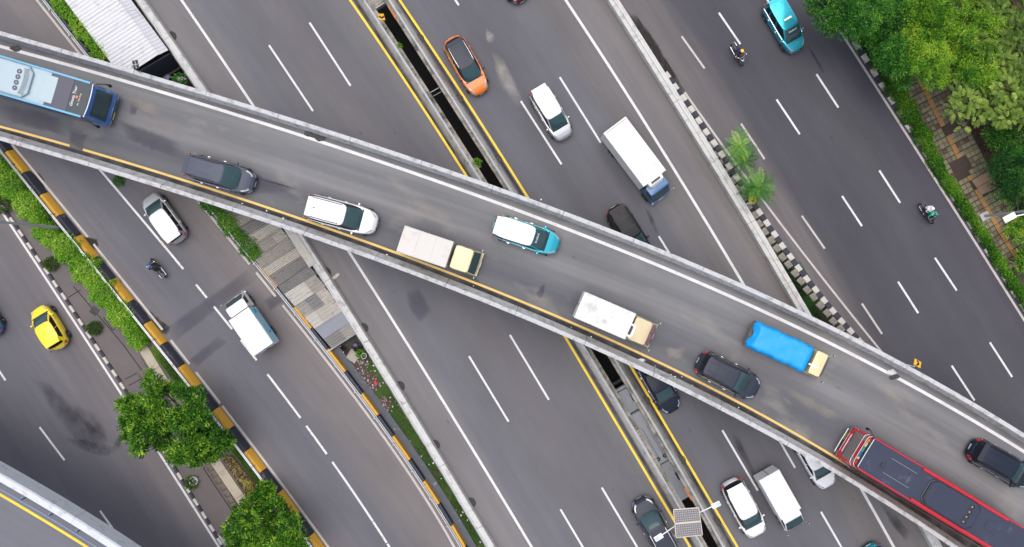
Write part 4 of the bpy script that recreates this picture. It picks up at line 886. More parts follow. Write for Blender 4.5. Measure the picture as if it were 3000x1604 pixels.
# drain inlets
def drain(label, x, y, sd):
    p = W(x, y); t = thing('drain_inlet', label, 'drain', (p.x, p.y, .0), math.radians(-58)); rings = [[(r_*math.cos(a*math.pi/8)*1.25, r_*math.sin(a*math.pi/8), z) for a in range(16)] for r_, z in ((.30, .0), (.30, .02), (.24, .025), (.23, .006))]
    MB().loft(rings, True, False, True).build('rim', mat('drain_iron', (.035, .03, .028), .8), t)
    gm = MB()
    for k in range(4): gm.box((-.18+.12*k, 0, .012), (.05, .30, .02))
    gm.build('grate', mat('drain_grate', (.07, .065, .06), .8), t, False)
for i, (x, y, s_) in enumerate(((505, 106, 'beside the white roof parapet at the upper left'), (1231, 114, 'right of the median gap near the top edge'), (1346, 290, 'right of the median gap level with the orange car'), (1459, 467, 'right of the median gap just above the flyover'), (957, 797, 'beside the white parapet just below the flyover'), (1067, 961, 'beside the white parapet near the end of the patchwork roof'), (1174, 1131, 'beside the white parapet level with the rubbish heap'), (1277, 1303, 'beside the white parapet along the grass strip'), (1382, 1472, 'beside the white parapet near the bottom edge'), (1893, 1174, 'right of the median gap beside the black sedan'), (1997, 1348, 'right of the median gap below the black sedan'), (2100, 1529, 'right of the median gap beside the solar lamp'))):
    drain('round iron drain inlet '+s_, x, y, i)
# yard junk and litter
def lump(name, label, cat, c, r, m, seed=1, parent=None, n=14):
    q = random.Random(seed); mb = MB(); rings = []
    for j in range(6):
        f = j/5; rad = math.cos(f*math.pi/2*.96)
        rings.append([(r[0]*rad*math.cos(2*math.pi*i/n)*q.uniform(.62, 1.25), r[1]*rad*math.sin(2*math.pi*i/n)*q.uniform(.62, 1.25), r[2]*math.sin(f*math.pi/2)*q.uniform(.85, 1.1)) for i in range(n)])
    o = mb.loft(rings).build(name, m, None, True, 70); o.location = c; return tag(o, label, cat)
TRASH = mat('white_plastic_sack', (.52, .51, .50), .5, 0, .1, 3, bump=.3); RUB = mat('dark_rubbish', (.05, .048, .045), .9, 0, .6, 7, bump=.8, stain=((.35, .34, .33), 9, .62, .06))
SOILP = mat('red_rubble', (.12, .066, .048), .95, 0, .5, 5, bump=.8, stain=((.4, .36, .32), 9, .64, .05))
lump('sack', 'white burst plastic sack on the flyover edge line at the right', 'sack', W(2612, 1092, ZF), (.34, .20, .13), TRASH, 3)
lump('rubbish_heap', 'dark rubbish heap beside the white sack on the flyover', 'rubbish', W(2618, 1104, ZF), (.38, .22, .10), RUB, 8)
lump('rubbish_heap', 'dark rubbish heap in the gap of the upper flyover parapet', 'rubbish', W(918, 392, ZF), (.62, .30, .12), RUB, 4)
lump('rubbish_heap', 'second dark rubbish heap on the flyover edge line', 'rubbish', W(938, 406, ZF), (.35, .2, .08), RUB, 5)
lump('rubbish_heap', 'grey rubbish heap on the flyover edge line above the blue bus', 'rubbish', W(45, 142, ZF), (.40, .22, .1), RUB, 6)
lump('sack', 'crumpled white bag in the dirty gutter of the flyover', 'sack', W(1880, 1056, ZF), (.24, .14, .10), TRASH, 7)
def heap(label, c, rx, ry, h, n, seed):
    q = random.Random(seed); t = thing('rubble_heap', label, 'rubble', c, .5); ms = [SOILP, mat('rubble_brown', (.07, .045, .035), .95, 0, .4, 6), mat('rubble_grey', (.26, .25, .24), .9, 0, .3, 6)]
    rings = [[(rx*f*math.cos(a*.4488)*q.uniform(.75, 1.2), ry*f*math.sin(a*.4488)*q.uniform(.75, 1.2), h*(1-f)*q.uniform(.6, 1.3)) for a in range(14)] for f in (1, .7, .35, .1)]
    MB().loft(rings, True, False, True).build('earth', ms[1], t, False)
    for k in range(3):
        mb = MB()
        for i in range(n):
            a = q.uniform(0, 6.28); f = math.sqrt(q.random())*1.15; s_ = q.uniform(.02, .075); mb.box((rx*f*math.cos(a), ry*f*math.sin(a), h*max(0, 1-f)+.02), (s_*2, s_*q.uniform(.8, 1.6), s_), rot=Matrix.Rotation(q.uniform(0, 6), 3, 'Z') @ Matrix.Rotation(q.uniform(-.5, .5), 3, 'X'))
        o = mb.build('rubble', ms[k], t, False); o['kind'] = 'stuff'
heap('reddish rubble heap with litter in the grass strip, upper one', W(1085, 1118, -.1), .55, .8, .12, 60, 11)
heap('reddish rubble heap in the grass strip, lower one', W(1129, 1182, -.1), .42, .5, .1, 36, 12)
heap('mixed rubbish and rubble scattered below the patchwork roof', W(1052, 1068, -.1), .6, .75, .10, 60, 14)
lump('rubbish_heap', 'dark rubbish heap at the end of the patchwork roof', 'rubbish', W(1030, 1000, -.8), (.9, .7, .3), RUB, 13)
q = [W(*p) for p in ((1014, 1047), (1030, 1021), (1054, 1044), (1039, 1066))]; o = MB().prism([(p.x, p.y) for p in q], -.05, .12).build('broken_slab', concrete('slab_grey', S(170, 162, 152, .75), S(120, 112, 104, .7), .55), None, False, bevel=.02); tag(o, 'broken beige concrete slab lying among the rubbish', 'slab')
o = MB().ell((0, 0, 0), (.25, .2, .12), 12, 8).build('bag', mat('dark_bag', S(84, 84, 104, .6), .4, 0, .3, 6, bump=.4), None); o.location = W(1041, 1012, -.2); tag(o, 'dark grey plastic bag on the rubbish near the broken slab', 'bag')
t = thing('bucket', 'black bucket with a white rim on the rubbish heap', 'bucket', W(1068, 1042, -.05)); MB().loft([[(r_*math.cos(a*math.pi/7), r_*math.sin(a*math.pi/7), z) for a in range(14)] for r_, z in ((.16, 0), (.20, .3), (.18, .3), (.14, .04))], True, True, True).build('body', BLACK, t); MB().tube([(.2*math.cos(a*math.pi/9), .2*math.sin(a*math.pi/9), .3) for a in range(19)], .014, 5, False).build('rim', WHT, t)
o = MB().slab([[(-.08, -.2, .1), (.09, -.18, .14)], [(-.10, 0, .18), (.08, .02, .12)], [(-.06, .17, .1), (.1, .2, .12)]], (0, 0, -.02)).build('red_cloth', mat('cloth_red', (.5, .03, .04), .8), None, True, 80, fix=True); o.location = W(1101, 1122, .0); o.rotation_euler = (0, 0, .4); tag(o, 'bright red rag on the upper rubble heap', 'cloth')
LM = [mat('litter_white', (.72, .70, .67), .7), mat('litter_grey', (.45, .44, .43), .8)]
for i in range(30):
    y = R.choice([R.uniform(1010, 1200), R.uniform(1010, 1200), R.uniform(1200, 1590)]); x = R.uniform(FB.at(y)+48, LP.at(y)-18); s_ = R.uniform(.03, .075)
    o = MB().slab([[(-s_, -s_*.6, 0), (s_, -s_*.5, .02)], [(-s_*.8, s_*.5, .03), (s_*.9, s_*.7, 0)]], (0, 0, -.006)).build('litter_scrap', R.choice(LM), None, False, fix=True)
    o.location = W(x, y, .03); o.rotation_euler = (0, 0, R.uniform(0, 6)); tag(o, 'small pale scrap of litter in the grass strip', 'litter', 'litter scraps in the grass strip')
for i in range(34):
    x = R.uniform(700, 2400); c = FY.at(x)+R.uniform(10, 30); s_ = R.uniform(.025, .06)
    o = MB().slab([[(-s_, -s_*.6, 0), (s_, -s_*.5, .02)], [(-s_*.8, s_*.5, .03), (s_*.9, s_*.7, 0)]], (0, 0, -.006)).build('litter_scrap', LM[0], None, False, fix=True)
    o.location = W(x, c, ZF+.03); o.rotation_euler = (0, 0, R.uniform(0, 6)); tag(o, 'small pale scrap of litter in the flyover gutter', 'litter', 'litter scraps in the flyover gutter')
o = MB().slab([[(-.42, -.12, 0), (.1, -.16, .05), (.44, -.08, .02)], [(-.40, .10, .02), (.1, .08, .06), (.40, .12, .0)]], (0, 0, -.02)).build('scrap_board', mat('board_pale', S(196, 184, 174, .8), .8), None, False, fix=True); o.location = W(980, 812, .05); o.rotation_euler = (0, 0, .6); tag(o, 'pale scrap board lying against the white parapet', 'board')
# junk in the pit at the end of the white roof
JW = mat('junk_wood', (.16, .14, .12), .9, 0, .4, 4)
for lab, x, y, d_, rz in (('weathered plank pile in the pit below the white roof', 503, 205, (1.5, .5, .2), .55), ('grey board lying in the pit below the white roof', 478, 222, (1.2, .4, .1), .6)):
    t = thing('plank_pile', lab, 'planks', W(x, y, -2.2), rz)
    for k in range(4): MB().box((0, -d_[1]/2+d_[1]*k/3, R.uniform(0, .1)), (d_[0], d_[1]/4, .06), R.uniform(-.05, .05)).build('plank', JW, t, False)
lump('sack', 'white rubbish bag in the pit below the white roof', 'sack', W(532, 232, -1.6), (.35, .2, .2), TRASH, 21); lump('sack', 'blue grey bundle in the pit beside the flyover', 'sack', W(490, 228, -2.0), (.3, .25, .2), mat('bundle_blue', (.3, .32, .42), .8), 22)
# things across the median gap
t = thing('concrete_beam', 'grey concrete beam bridging the median gap at the top edge', 'beam', W(1104, 12, -.6), math.radians(32)); MB().box((0, 0, 0), (2.2, .75, .5)).build('beam', C_GREY, t, False, bevel=.02); MB().box((-.1, 0, .27), (1.6, .5, .05)).build('top_pad', C_DIRTY, t, False)
t = thing('strut', 'pair of thin pale struts across the median gap', 'strut', W(1278, 262, -1.0), math.radians(30))
for y_ in (0, -.35): MB().tube([(-1.3, y_, 0), (1.6, y_, 0)], .035, 8).build('bar', STEEL if y_ == 0 else STEELD, t)
for lab, x, y in (('rusty orange steel plate on the right rim of the median gap near the top edge', 1154, 36), ('rusty orange steel plate on the right rim of the median gap above the solar lamp', 2023, 1450)):
    o = MB().box((0, 0, 0), (1.1, .16, .05)).build('steel_plate', mat('rust', (.42, .16, .06), .85, 0, .4, 5), None, False, bevel=.01); p = W(x, y, .5); o.location = (p.x-.12, p.y, .31); o.rotation_euler = (0, 0, math.radians(-58)); tag(o, lab, 'plate')
# ---------------------------------------------------------------- vehicles
def ss(a, b, x): t = min(1, max(0, (x-a)/(b-a))); return t*t*(3-2*t)
def sup(u, v, n): d = (abs(u)**n+abs(v)**n)**(1/n); return u/d, v/d
def perim(N=9):
    o = []; q = [math.sin((k/N-.5)*math.pi) for k in range(N)]
    for s in q: o.append((1, s))
    for s in q: o.append((-s, 1))
    for s in q: o.append((-1, -s))
    for s in q: o.append((s, -1))
    return o
PER = perim()
class Hull:
    FT = [0, .22, .55, .86, 1.0]; IA = [.965, .995, 1.0, .992, .960]; IB = [.93, .985, 1.0, .985, .935]
    def __init__(s, L, Wd, prof, z0=.2, n=4.5, tf=.10, tr=.05, crown=.045, cx=0.0, fx=None):
        s.L, s.W, s.z0, s.n, s.tf, s.tr, s.crown, s.cx = L, Wd, z0, n, tf, tr, crown, cx
        s.px = [p[0]*L for p in prof]; s.pz = [p[1] for p in prof]; s.a, s.b = L/2, Wd/2
    def zt(s, X): return float(np.interp(X, s.px, s.pz))
    def hw(s, xn): return s.b*(1-s.tf*ss(.5, 1, xn))*(1-s.tr*ss(.6, 1, -xn))
    def plan(s, u, v): x, y = sup(u, v, s.n); return s.a*x, y*s.hw(x)
    def side(s, u, v, f, off=0.0):
        X, Y = s.plan(u, v); ia = float(np.interp(f, s.FT, s.IA)); ib = float(np.interp(f, s.FT, s.IB)); X *= ia+off/s.a; Y *= ib+off/s.b
        return Vector((X+s.cx, Y, s.z0+f*(s.zt(X)-s.z0)))
    def top(s, X, Y, off=0.0):
        xn = X/s.a; yn = Y/s.hw(xn); r = min(1, (abs(xn)**s.n+abs(yn)**s.n)**(1/s.n)); return Vector((X+s.cx, Y, s.zt(X)+s.crown*(1-r*r)+off))
    def build(s, root, m, name='body'):
        rings = [[s.side(u, v, f) for u, v in PER] for f in s.FT]
        for r in (.88, .7, .45, .2):
            ring = []
            for u, v in PER:
                p = s.side(u, v, 1.0); X, Y = (p.x-s.cx)*r, p.y*r; ring.append(s.top(X, Y))
            rings.append(ring)
        return MB().loft(rings).build(name, m, root, True, 50)
    def tpatch(s, x0, x1, y0, y1, off, nx=5, ny=5, shape=None):
        return [[s.top((x0+(x1-x0)*i/(nx-1)), (y0+(y1-y0)*j/(ny-1))*(s.hw((x0+(x1-x0)*i/(nx-1))/s.a)), off) for j in range(ny)] for i in range(nx)]
    def rpatch(s, path, r0, r1, off, n=4):
        rows = []
        for u, v in path:
            e = s.side(u, v, 1.0); rows.append([s.top((e.x-s.cx)*(r0+(r1-r0)*j/(n-1)), e.y*(r0+(r1-r0)*j/(n-1)), off) for j in range(n)])
        return rows
    def spatch(s, u0, u1, v0, v1, f0, f1, off, n=5):
        return [[s.side(u0+(u1-u0)*i/(n-1), v0+(v1-v0)*i/(n-1), f, off) for f in (f0, (f0+f1)/2, f1)] for i in range(n)]
class Cabin:
    def __init__(s, h, xbr, xbf, xtr, xtf, wb, wt, zr, n=4.0, sink=.03, crown=.05, pw=1.35):
        s.h, s.xb, s.xt, s.wb, s.wt, s.zr, s.n, s.sink, s.crown, s.pw = h, (xbr, xbf), (xtr, xtf), wb, wt, zr, n, sink, crown, pw
    def pt(s, u, v, t, off=0.0):
        x, y = sup(u, v, s.n); g = t**s.pw
        c = (s.xb[0]+s.xb[1])/2*(1-g)+(s.xt[0]+s.xt[1])/2*g; a = (s.xb[1]-s.xb[0])/2*(1-g)+(s.xt[1]-s.xt[0])/2*g; b = s.wb*(1-g)+s.wt*g
        X = c+(a+off)*x; Y = (b+off)*y; zb = s.h.zt(X)-s.sink
        return Vector((X+s.h.cx, Y, zb+(s.zr-zb)*t+off*.5))
    def frame(s, root, m): return MB().loft([[s.pt(u, v, t) for u, v in PER] for t in (0, .25, .5, .75, 1)], True, True, True).build('pillar_frame', m, root, True, 50)
    def roof(s, root, m, off=.006):
        rings = [[s.pt(u, v, .96, .012) for u, v in PER], [s.pt(u, v, 1.0, .004)+Vector((0, 0, off)) for u, v in PER]]
        c = Vector(((s.xt[0]+s.xt[1])/2+s.h.cx, 0, 0))
        for r in (.93, .8, .6, .35, .12): rings.append([Vector((c.x+(p.x-c.x)*r, p.y*r, s.zr+off+s.crown*(1-r*r))) for p in (s.pt(u, v, 1.0) for u, v in PER)])
        return MB().loft(rings, True, False, True).build('roof', m, root, True, 60)
    def rz(s, x, y): return s.zr+.006+s.crown*.75
    def pane(s, root, name, m, us, vs, t0, t1, off=.012, nu=9, nt=5):
        rows = [[s.pt(us[0]+(us[1]-us[0])*i/(nu-1), vs[0]+(vs[1]-vs[0])*i/(nu-1), t0+(t1-t0)*j/(nt-1), off) for j in range(nt)] for i in range(nu)]
        return MB().grid(rows).build(name, m, root, True, 60, fix=False)
WHEELS = {}
def wheel(root, x, y, r, w, side):
    k = (round(r, 2), round(w, 2))
    if k not in WHEELS:
        n = 18; prof = [(r*.62, -w/2), (r*.93, -w/2), (r, -w*.32), (r, w*.32), (r*.93, w/2), (r*.62, w/2)]
        rings = [[(p*math.cos(2*math.pi*i/n), o, p*math.sin(2*math.pi*i/n)) for i in range(n)] for p, o in prof]
        a = MB().loft(rings, True, True, True).mesh('wheel', True, 40); a.materials.append(RUBBER)
        rings = [[(p*math.cos(2*math.pi*i/n), o, p*math.sin(2*math.pi*i/n)) for i in range(n)] for p, o in ((r*.63, w/2+.004), (r*.55, w/2-.02), (r*.2, w/2-.03), (r*.15, w/2+.01))]
        b = MB().loft(rings, True, False, True).mesh('rim', True, 40); b.materials.append(ALLOY); WHEELS[k] = (a, b)
    a, b = WHEELS[k]; o = inst('wheel', a, root, (x, y, r), 0 if side > 0 else math.pi); inst('rim', b, o)
def place(F, Rr, zd, h=.6, both=None):
    a, b = W(F[0], F[1], zd+h), W(Rr[0], Rr[1], zd+(both if both is not None else h)); d = a-b; d.z = 0
    c = (a+b)/2; return Vector((c.x, c.y, zd)), math.atan2(d.y, d.x), d.length
def mirrors(root, x, y, z, m, s=1.0):
    for sd in (1, -1):
        MB().ell((x, sd*(y+.11*s), z), (.075*s, .13*s, .085*s), 10, 7).tube([(x+.02, sd*(y-.03), z-.05), (x, sd*(y+.09*s), z-.02)], .025, 6).build('mirror', m, root)
def arches(root, h, x, r):
    for sd in (1, -1):
        mb = MB(); mb.loft([[(x+h.cx+r*1.12*math.cos(math.pi*i/10), sd*(h.W/2-.10+o*.1), r+r*1.12*math.sin(math.pi*i/10)-.02) for i in range(11)] for o in (0, 1.02)], False, False, False)
        mb.add([(x+h.cx, sd*(h.W/2-.005), r)]+[(x+h.cx+r*1.12*math.cos(math.pi*i/10), sd*(h.W/2+.002), r+r*1.12*math.sin(math.pi*i/10)-.02) for i in range(11)], [(0, i, i+1) if sd < 0 else (0, i+1, i) for i in range(1, 11)]); mb.build('wheel_arch', BLACK, root, False)
PROF = {
 'mpv': dict(prof=[(-.5, .70), (-.47, .95), (-.2, .99), (.2, .98), (.30, .96), (.40, .86), (.46, .76), (.5, .62)], xb=(-.475, .315), xt=(-.435, .095), H=1.72, r=.31),
 'suv': dict(prof=[(-.5, .74), (-.47, 1.0), (-.2, 1.04), (.2, 1.03), (.29, 1.01), (.40, .94), (.46, .84), (.5, .66)], xb=(-.475, .295), xt=(-.425, .07), H=1.76, r=.35),
 'cross': dict(prof=[(-.5, .72), (-.46, .98), (-.2, 1.0), (.2, .98), (.28, .96), (.40, .88), (.46, .78), (.5, .62)], xb=(-.455, .28), xt=(-.35, .075), H=1.60, r=.33),
 'sedan': dict(prof=[(-.5, .70), (-.47, .92), (-.3, .98), (.2, .95), (.28, .92), (.40, .82), (.46, .72), (.5, .58)], xb=(-.38, .27), xt=(-.22, .07), H=1.46, r=.31),
 'hatch': dict(prof=[(-.5, .66), (-.46, .92), (-.2, .96), (.2, .93), (.28, .90), (.40, .80), (.46, .68), (.5, .54)], xb=(-.465, .30), xt=(-.36, .075), H=1.50, r=.29)}
def car(name, label, cat, F, Rr, zd, Wd, kind, paint, roof=None, group=None, opts=(), glass=None, trim=None, L=None, rails=None, front_glass=None):
    P = PROF[kind]; loc, rz, Lm = place(F, Rr, zd); L = L or Lm; root = thing(name, label, cat, loc, rz, group); gl = glass or GLASSD; trim = trim or BLACK
    h = Hull(L, Wd, P['prof'], .22, {'mpv': 5.0, 'suv': 5.2, 'cross': 4.2, 'sedan': 4.4, 'hatch': 3.4}[kind], .12, .05); h.build(root, paint)
    H = P['H']; c = Cabin(h, P['xb'][0]*L, P['xb'][1]*L, P['xt'][0]*L, P['xt'][1]*L, Wd*.452, Wd*.388, H-.05, 6.0 if kind in ('mpv', 'suv') else 4.8)
    c.frame(root, paint if 'blackpillar' not in opts else BLACK); c.roof(root, roof or paint)
    c.pane(root, 'windshield', front_glass or GLASS, (1, 1), (-.90, .90), .05, .95)
    c.pane(root, 'rear_window', gl, (-1, -1), (.84, -.84), .30, .93)
    cuts = ((.86, .14), (.08, -.48), (-.54, -.90)) if kind in ('mpv', 'suv') else ((.84, .06), (0.0, -.72))
    for sd in (1, -1):
        for a, b in cuts: c.pane(root, 'side_window', gl, (a, b) if sd > 0 else (b, a), (sd, sd), .20, .90, nu=6, nt=3)
    hd = MB().slab(h.tpatch(P['xb'][1]*L+.02, .455*L, -.74, .74, .010, 7, 7), (0, 0, -.008)); hd.build('hood', paint, root, True, 40, fix=True)
    MB().grid(h.tpatch(P['xb'][1]*L-.10, P['xb'][1]*L+.0, -.80, .80, .012, 3, 7)).build('cowl', BLACK, root, True, fix=False)
    for sd in (1, -1):
        a, b = (.50, .90)
        MB().grid(h.rpatch([(1, sd*.60), (1, sd*.74), (1, sd*.88), (1, sd*1.0), (.92, sd), (.84, sd)], .935, .995, .010)).build('headlight', LAMPW, root, True, fix=False)
        MB().grid(h.spatch(1, 1, sd*.55, sd*.93, .62, .92, .012)).build('headlight', LAMPW, root, True, fix=False)
        tl = h.spatch(-1, -1, sd*.66, sd*.97, .62, .97, .012); MB().grid(tl).build('tail_light', LAMPR, root, True)
        MB().grid(h.rpatch([(-1, sd*.80), (-1, sd*.92), (-1, sd*1.0), (-.97, sd)], .968, .995, .010)).build('tail_light', LAMPR, root)
    if kind in ('mpv', 'suv', 'hatch'):
        for sd in (1, -1): MB().box((-.478*L, sd*Wd*.415, H*.62), (.07, .09, .26)).build('tail_light', LAMPR, root, False, bevel=.02)
    MB().grid(h.spatch(1, 1, -.48, .48, .50, .86, .014)).build('grille', BLACK, root); MB().grid(h.spatch(1, 1, -.44, .44, .76, .82, .024)).build('grille_bar', CHROME, root)
    MB().grid(h.spatch(1, 1, -.8, .8, .08, .34, .012)).build('bumper_grille', BLACK, root); MB().grid(h.spatch(-1, -1, -.85, .85, .05, .30, .012)).build('rear_bumper', trim, root)
    b_ = h.side(1, 0, .42); MB().box((b_.x+.012, 0, b_.z), (.02, .40, .12)).build('licence_plate', PLATE, root, False); b_ = h.side(-1, 0, .62); MB().box((b_.x-.012, 0, b_.z), (.02, .40, .12)).build('licence_plate', PLATE, root, False)
    mx = P['xb'][1]*L-.42; mirrors(root, mx, Wd/2-.06, h.zt(mx)+.06, paint if 'blackmirror' not in opts else BLACK)
    for sd in (1, -1):
        for fx in (.02, -.22): p = h.side(0, sd, .80); MB().box((fx*L, sd*(Wd/2+.005), h.zt(0)*.83), (.18, .03, .035)).build('door_handle', CHROME if 'chrome' in opts else paint, root, False, bevel=.008)
        z_ = h.zt(0)-.01; MB().tube([(P['xb'][1]*L*.8, sd*Wd*.468, z_+.012), (0, sd*Wd*.474, z_+.016), (P['xb'][0]*L*.9, sd*Wd*.46, z_+.012)], .014, 5).build('belt_trim', CHROME if 'chrome' in opts else (trim if 'dark' in opts else paint), root)
        for fx in (.305, -.30): wheel(root, fx*L, sd*(Wd/2-.09), P['r'], .20, sd)
    arches(root, h, .305*L, P['r']); arches(root, h, -.30*L, P['r'])
    x0, x1 = P['xt'][0]*L, P['xt'][1]*L; zr = H-.05+.012
    if 'rails' in opts:
        for sd in (1, -1): MB().tube([(x1-.25, sd*Wd*.34, zr+.02), (x1-.45, sd*Wd*.345, zr+.075), ((x0+x1)/2, sd*Wd*.35, zr+.09), (x0+.4, sd*Wd*.345, zr+.075), (x0+.18, sd*Wd*.34, zr+.02)], .022, 6).build('roof_rail', rails or CHROME, root)
    if 'ribs' in opts:
        for k in (-2, -1, 1, 2): MB().box(((x0+x1)/2-.2, k*.17*Wd*.9, zr+.036-.004*abs(k)), ((x1-x0)*.62, .030, .022)).build('roof_rib', roof or paint, root, False, bevel=.008)
    if 'cross' in opts:
        for fx in (.35, .68): MB().box((x0+(x1-x0)*fx, 0, zr+.045), (.05, Wd*.70, .03)).build('roof_bar', BLACK, root, False, bevel=.01)
    if 'sunroof' in opts: MB().box((x1-.75, 0, zr+.040), (.75, Wd*.46, .014)).build('sunroof', GLASSD, root, False, bevel=.01)
    if 'antenna' in opts: MB().ell((x0+.35, 0, zr+.05), (.10, .03, .05), 8, 6).build('antenna_fin', BLACK, root)
    if 'spoiler' in opts: MB().slab([[Vector((x0-.16, y*Wd*.34, zr-.02)) for y in (-1, -.5, 0, .5, 1)], [Vector((x0+.14, y*Wd*.35, zr+.02)) for y in (-1, -.5, 0, .5, 1)]], (0, 0, -.03)).build('spoiler', roof or paint, root, True, fix=True)
    if 'taxi' in opts:
        s_ = MB().box((x1-.62, 0, zr+.10), (.16, .62, .14)).build('taxi_sign', mat('taxi_sign', (.75, .73, .72), .4), root, False, bevel=.03); me = text_mesh('TAXI', .12, 'taxi_text'); me.materials.append(BLACK)
        o = inst('lettering', me, s_); o.matrix_local = Matrix.Translation((x1-.535, 0, zr+.10)) @ Matrix.Rotation(math.pi/2, 4, 'Z') @ Matrix.Rotation(math.pi/2, 4, 'X')
        p0 = c.pt(1, 0, .86, .02); p1 = c.pt(1, 0, .70, .02); dd = (p1-p0).normalized(); me = text_mesh('bluebird', .20, 'screen_text'); me.materials.append(WHT); yv = Vector((0, 1, 0)); nz = dd.cross(yv).normalized(); nz = nz if nz.z > 0 else -nz
        M_ = Matrix((( -dd).to_4d(), )) if False else Matrix.Identity(4)
        X = yv; Yv = -dd; Z = X.cross(Yv); M_.col[0] = (*X, 0); M_.col[1] = (*Yv, 0); M_.col[2] = (*Z, 0); M_.col[3] = (*(p0+dd*.10+Z*.004), 1); o = inst('screen_lettering', me, root); o.matrix_local = M_
    if 'bags' in opts: pass
    for sd in (-.25, .25):
        a, b_ = c.pt(1, sd-.35, .07, .022), c.pt(1, sd+.25, .13, .022); MB().tube([a, b_], .010, 4).build('wiper', BLACK, root)
    return root
PW = paintm('white', (.66, .66, .67)); PSIL = paintm('silver', (.52, .53, .55), .3, .6, .34); PBLK = paintm('black', (.009, .009, .012), .1, 0, .4)
PGR = paintm('slate_grey', (.060, .068, .096), .2, .0, .4); PCH = paintm('charcoal', (.028, .033, .050), .2, 0, .38); PNV = paintm('navy_black', (.012, .017, .030), .2, 0, .35)
PYE = paintm('yellow', (.80, .58, .01), .4); POR = paintm('orange', (.66, .16, .010), .4, .0); PTEAL = paintm('teal', (.03, .40, .50), .4, .65, .32); PTEALF = paintm('pale_teal', (.30, .74, .76), .8, .1); PBLU = paintm('blue', (.02, .20, .40), .5); PRED = paintm('dark_red', (.10, .012, .012), .4)
car('minivan', 'slate grey minivan on the flyover behind the blue bus', 'car', (745, 540), (551, 484), ZF, 1.80, 'mpv', PGR, opts=('rails', 'ribs', 'chrome', 'spoiler'), rails=PBLK)
car('sport_utility', 'white sport utility car with red tail lights on the flyover', 'car', (1105, 659), (901, 604), ZF, 1.84, 'suv', PW, opts=('antenna', 'blackpillar', 'spoiler', 'rails'), rails=PBLK)
car('taxi', 'teal taxi on the flyover with the sky reflection painted white on its roof', 'taxi', (1638, 722), (1446, 659), ZF, 1.72, 'mpv', PTEAL, roof=PW, opts=('taxi', 'chrome', 'spoiler'))  # roof coloured white to stand in for the sky's reflection on teal paint
car('sport_utility', 'black sport utility car with roof bars on the flyover', 'car', (2220, 1146), (2045, 1056), ZF, 1.84, 'suv', PCH, opts=('ribs', 'cross', 'chrome', 'rails'), rails=PBLK, trim=BLACK)
car('minivan', 'black minivan at the right edge of the flyover beside the red bus', 'car', (3018, 1409), (2843, 1309), ZF, 1.82, 'mpv', PNV, opts=('ribs', 'rails', 'chrome', 'spoiler'), rails=PBLK)
car('crossover', 'orange crossover with a black roof beside the median gap', 'car', (1412, 274), (1320, 112), 0, 1.80, 'cross', POR, roof=PCH, opts=('rails', 'blackpillar', 'spoiler', 'blackmirror'), rails=PSIL)
car('minivan', 'white minivan with a silver nose above the white box truck', 'car', (1658, 406), (1572, 261), 0, 1.70, 'mpv', PSIL, roof=PW, opts=('spoiler',))
car('minivan', 'black minivan half hidden under the upper flyover edge', 'car', (1890, 756), (1796, 607), 0, 1.78, 'mpv', PBLK, opts=('rails', 'antenna', 'cross', 'spoiler'), rails=PBLK)
car('sedan', 'black sedan emerging from under the lower flyover edge', 'car', (1975, 1207), (1882, 1045), 0, 1.82, 'sedan', PNV, opts=('chrome',))
car('sport_utility', 'white sport utility car with a black window band near the bottom edge', 'car', (2222, 1570), (2136, 1408), 0, 1.84, 'suv', PW, opts=('blackpillar', 'spoiler'))
car('sedan', 'white sedan half hidden below the lower flyover edge near the red bus', 'car', (2430, 1428), (2341, 1272), 0, 1.72, 'sedan', PW, opts=())
car('taxi', 'teal car barely entering the bottom edge', 'car', (2632, 1752), (2545, 1598), 0, 1.70, 'mpv', PTEAL)
car('sport_utility', 'dark grey sport utility car driving up at the bottom edge beside the solar lamp', 'car', (1872, 1462), (1968, 1632), 0, 1.86, 'suv', PCH, opts=('rails', 'chrome'), rails=PSIL)
car('minivan', 'silver minivan with a white roof just below the flyover on the left', 'car', (434, 574), (530, 706), 0, 1.70, 'mpv', PSIL, roof=PW, opts=('spoiler',))
car('hatchback', 'yellow hatchback on the left road', 'car', (109, 900), (181, 1019), 0, 1.68, 'hatch', PYE, opts=('spoiler',))
car('hatchback', 'blue car cut off by the left edge', 'car', (-95, 840), (-10, 984), 0, 1.70, 'hatch', PBLU, opts=())
car('sedan', 'dark red car cut off by the top edge', 'car', (1530, 3), (1445, -147), 0, 1.74, 'sedan', PRED)
car('taxi', 'teal taxi with a roof sign near the trees at the top', 'taxi', (2338, 149), (2254, 6), 0, 1.70, 'mpv', PTEAL, opts=('taxi', 'ribs', 'chrome', 'spoiler'))
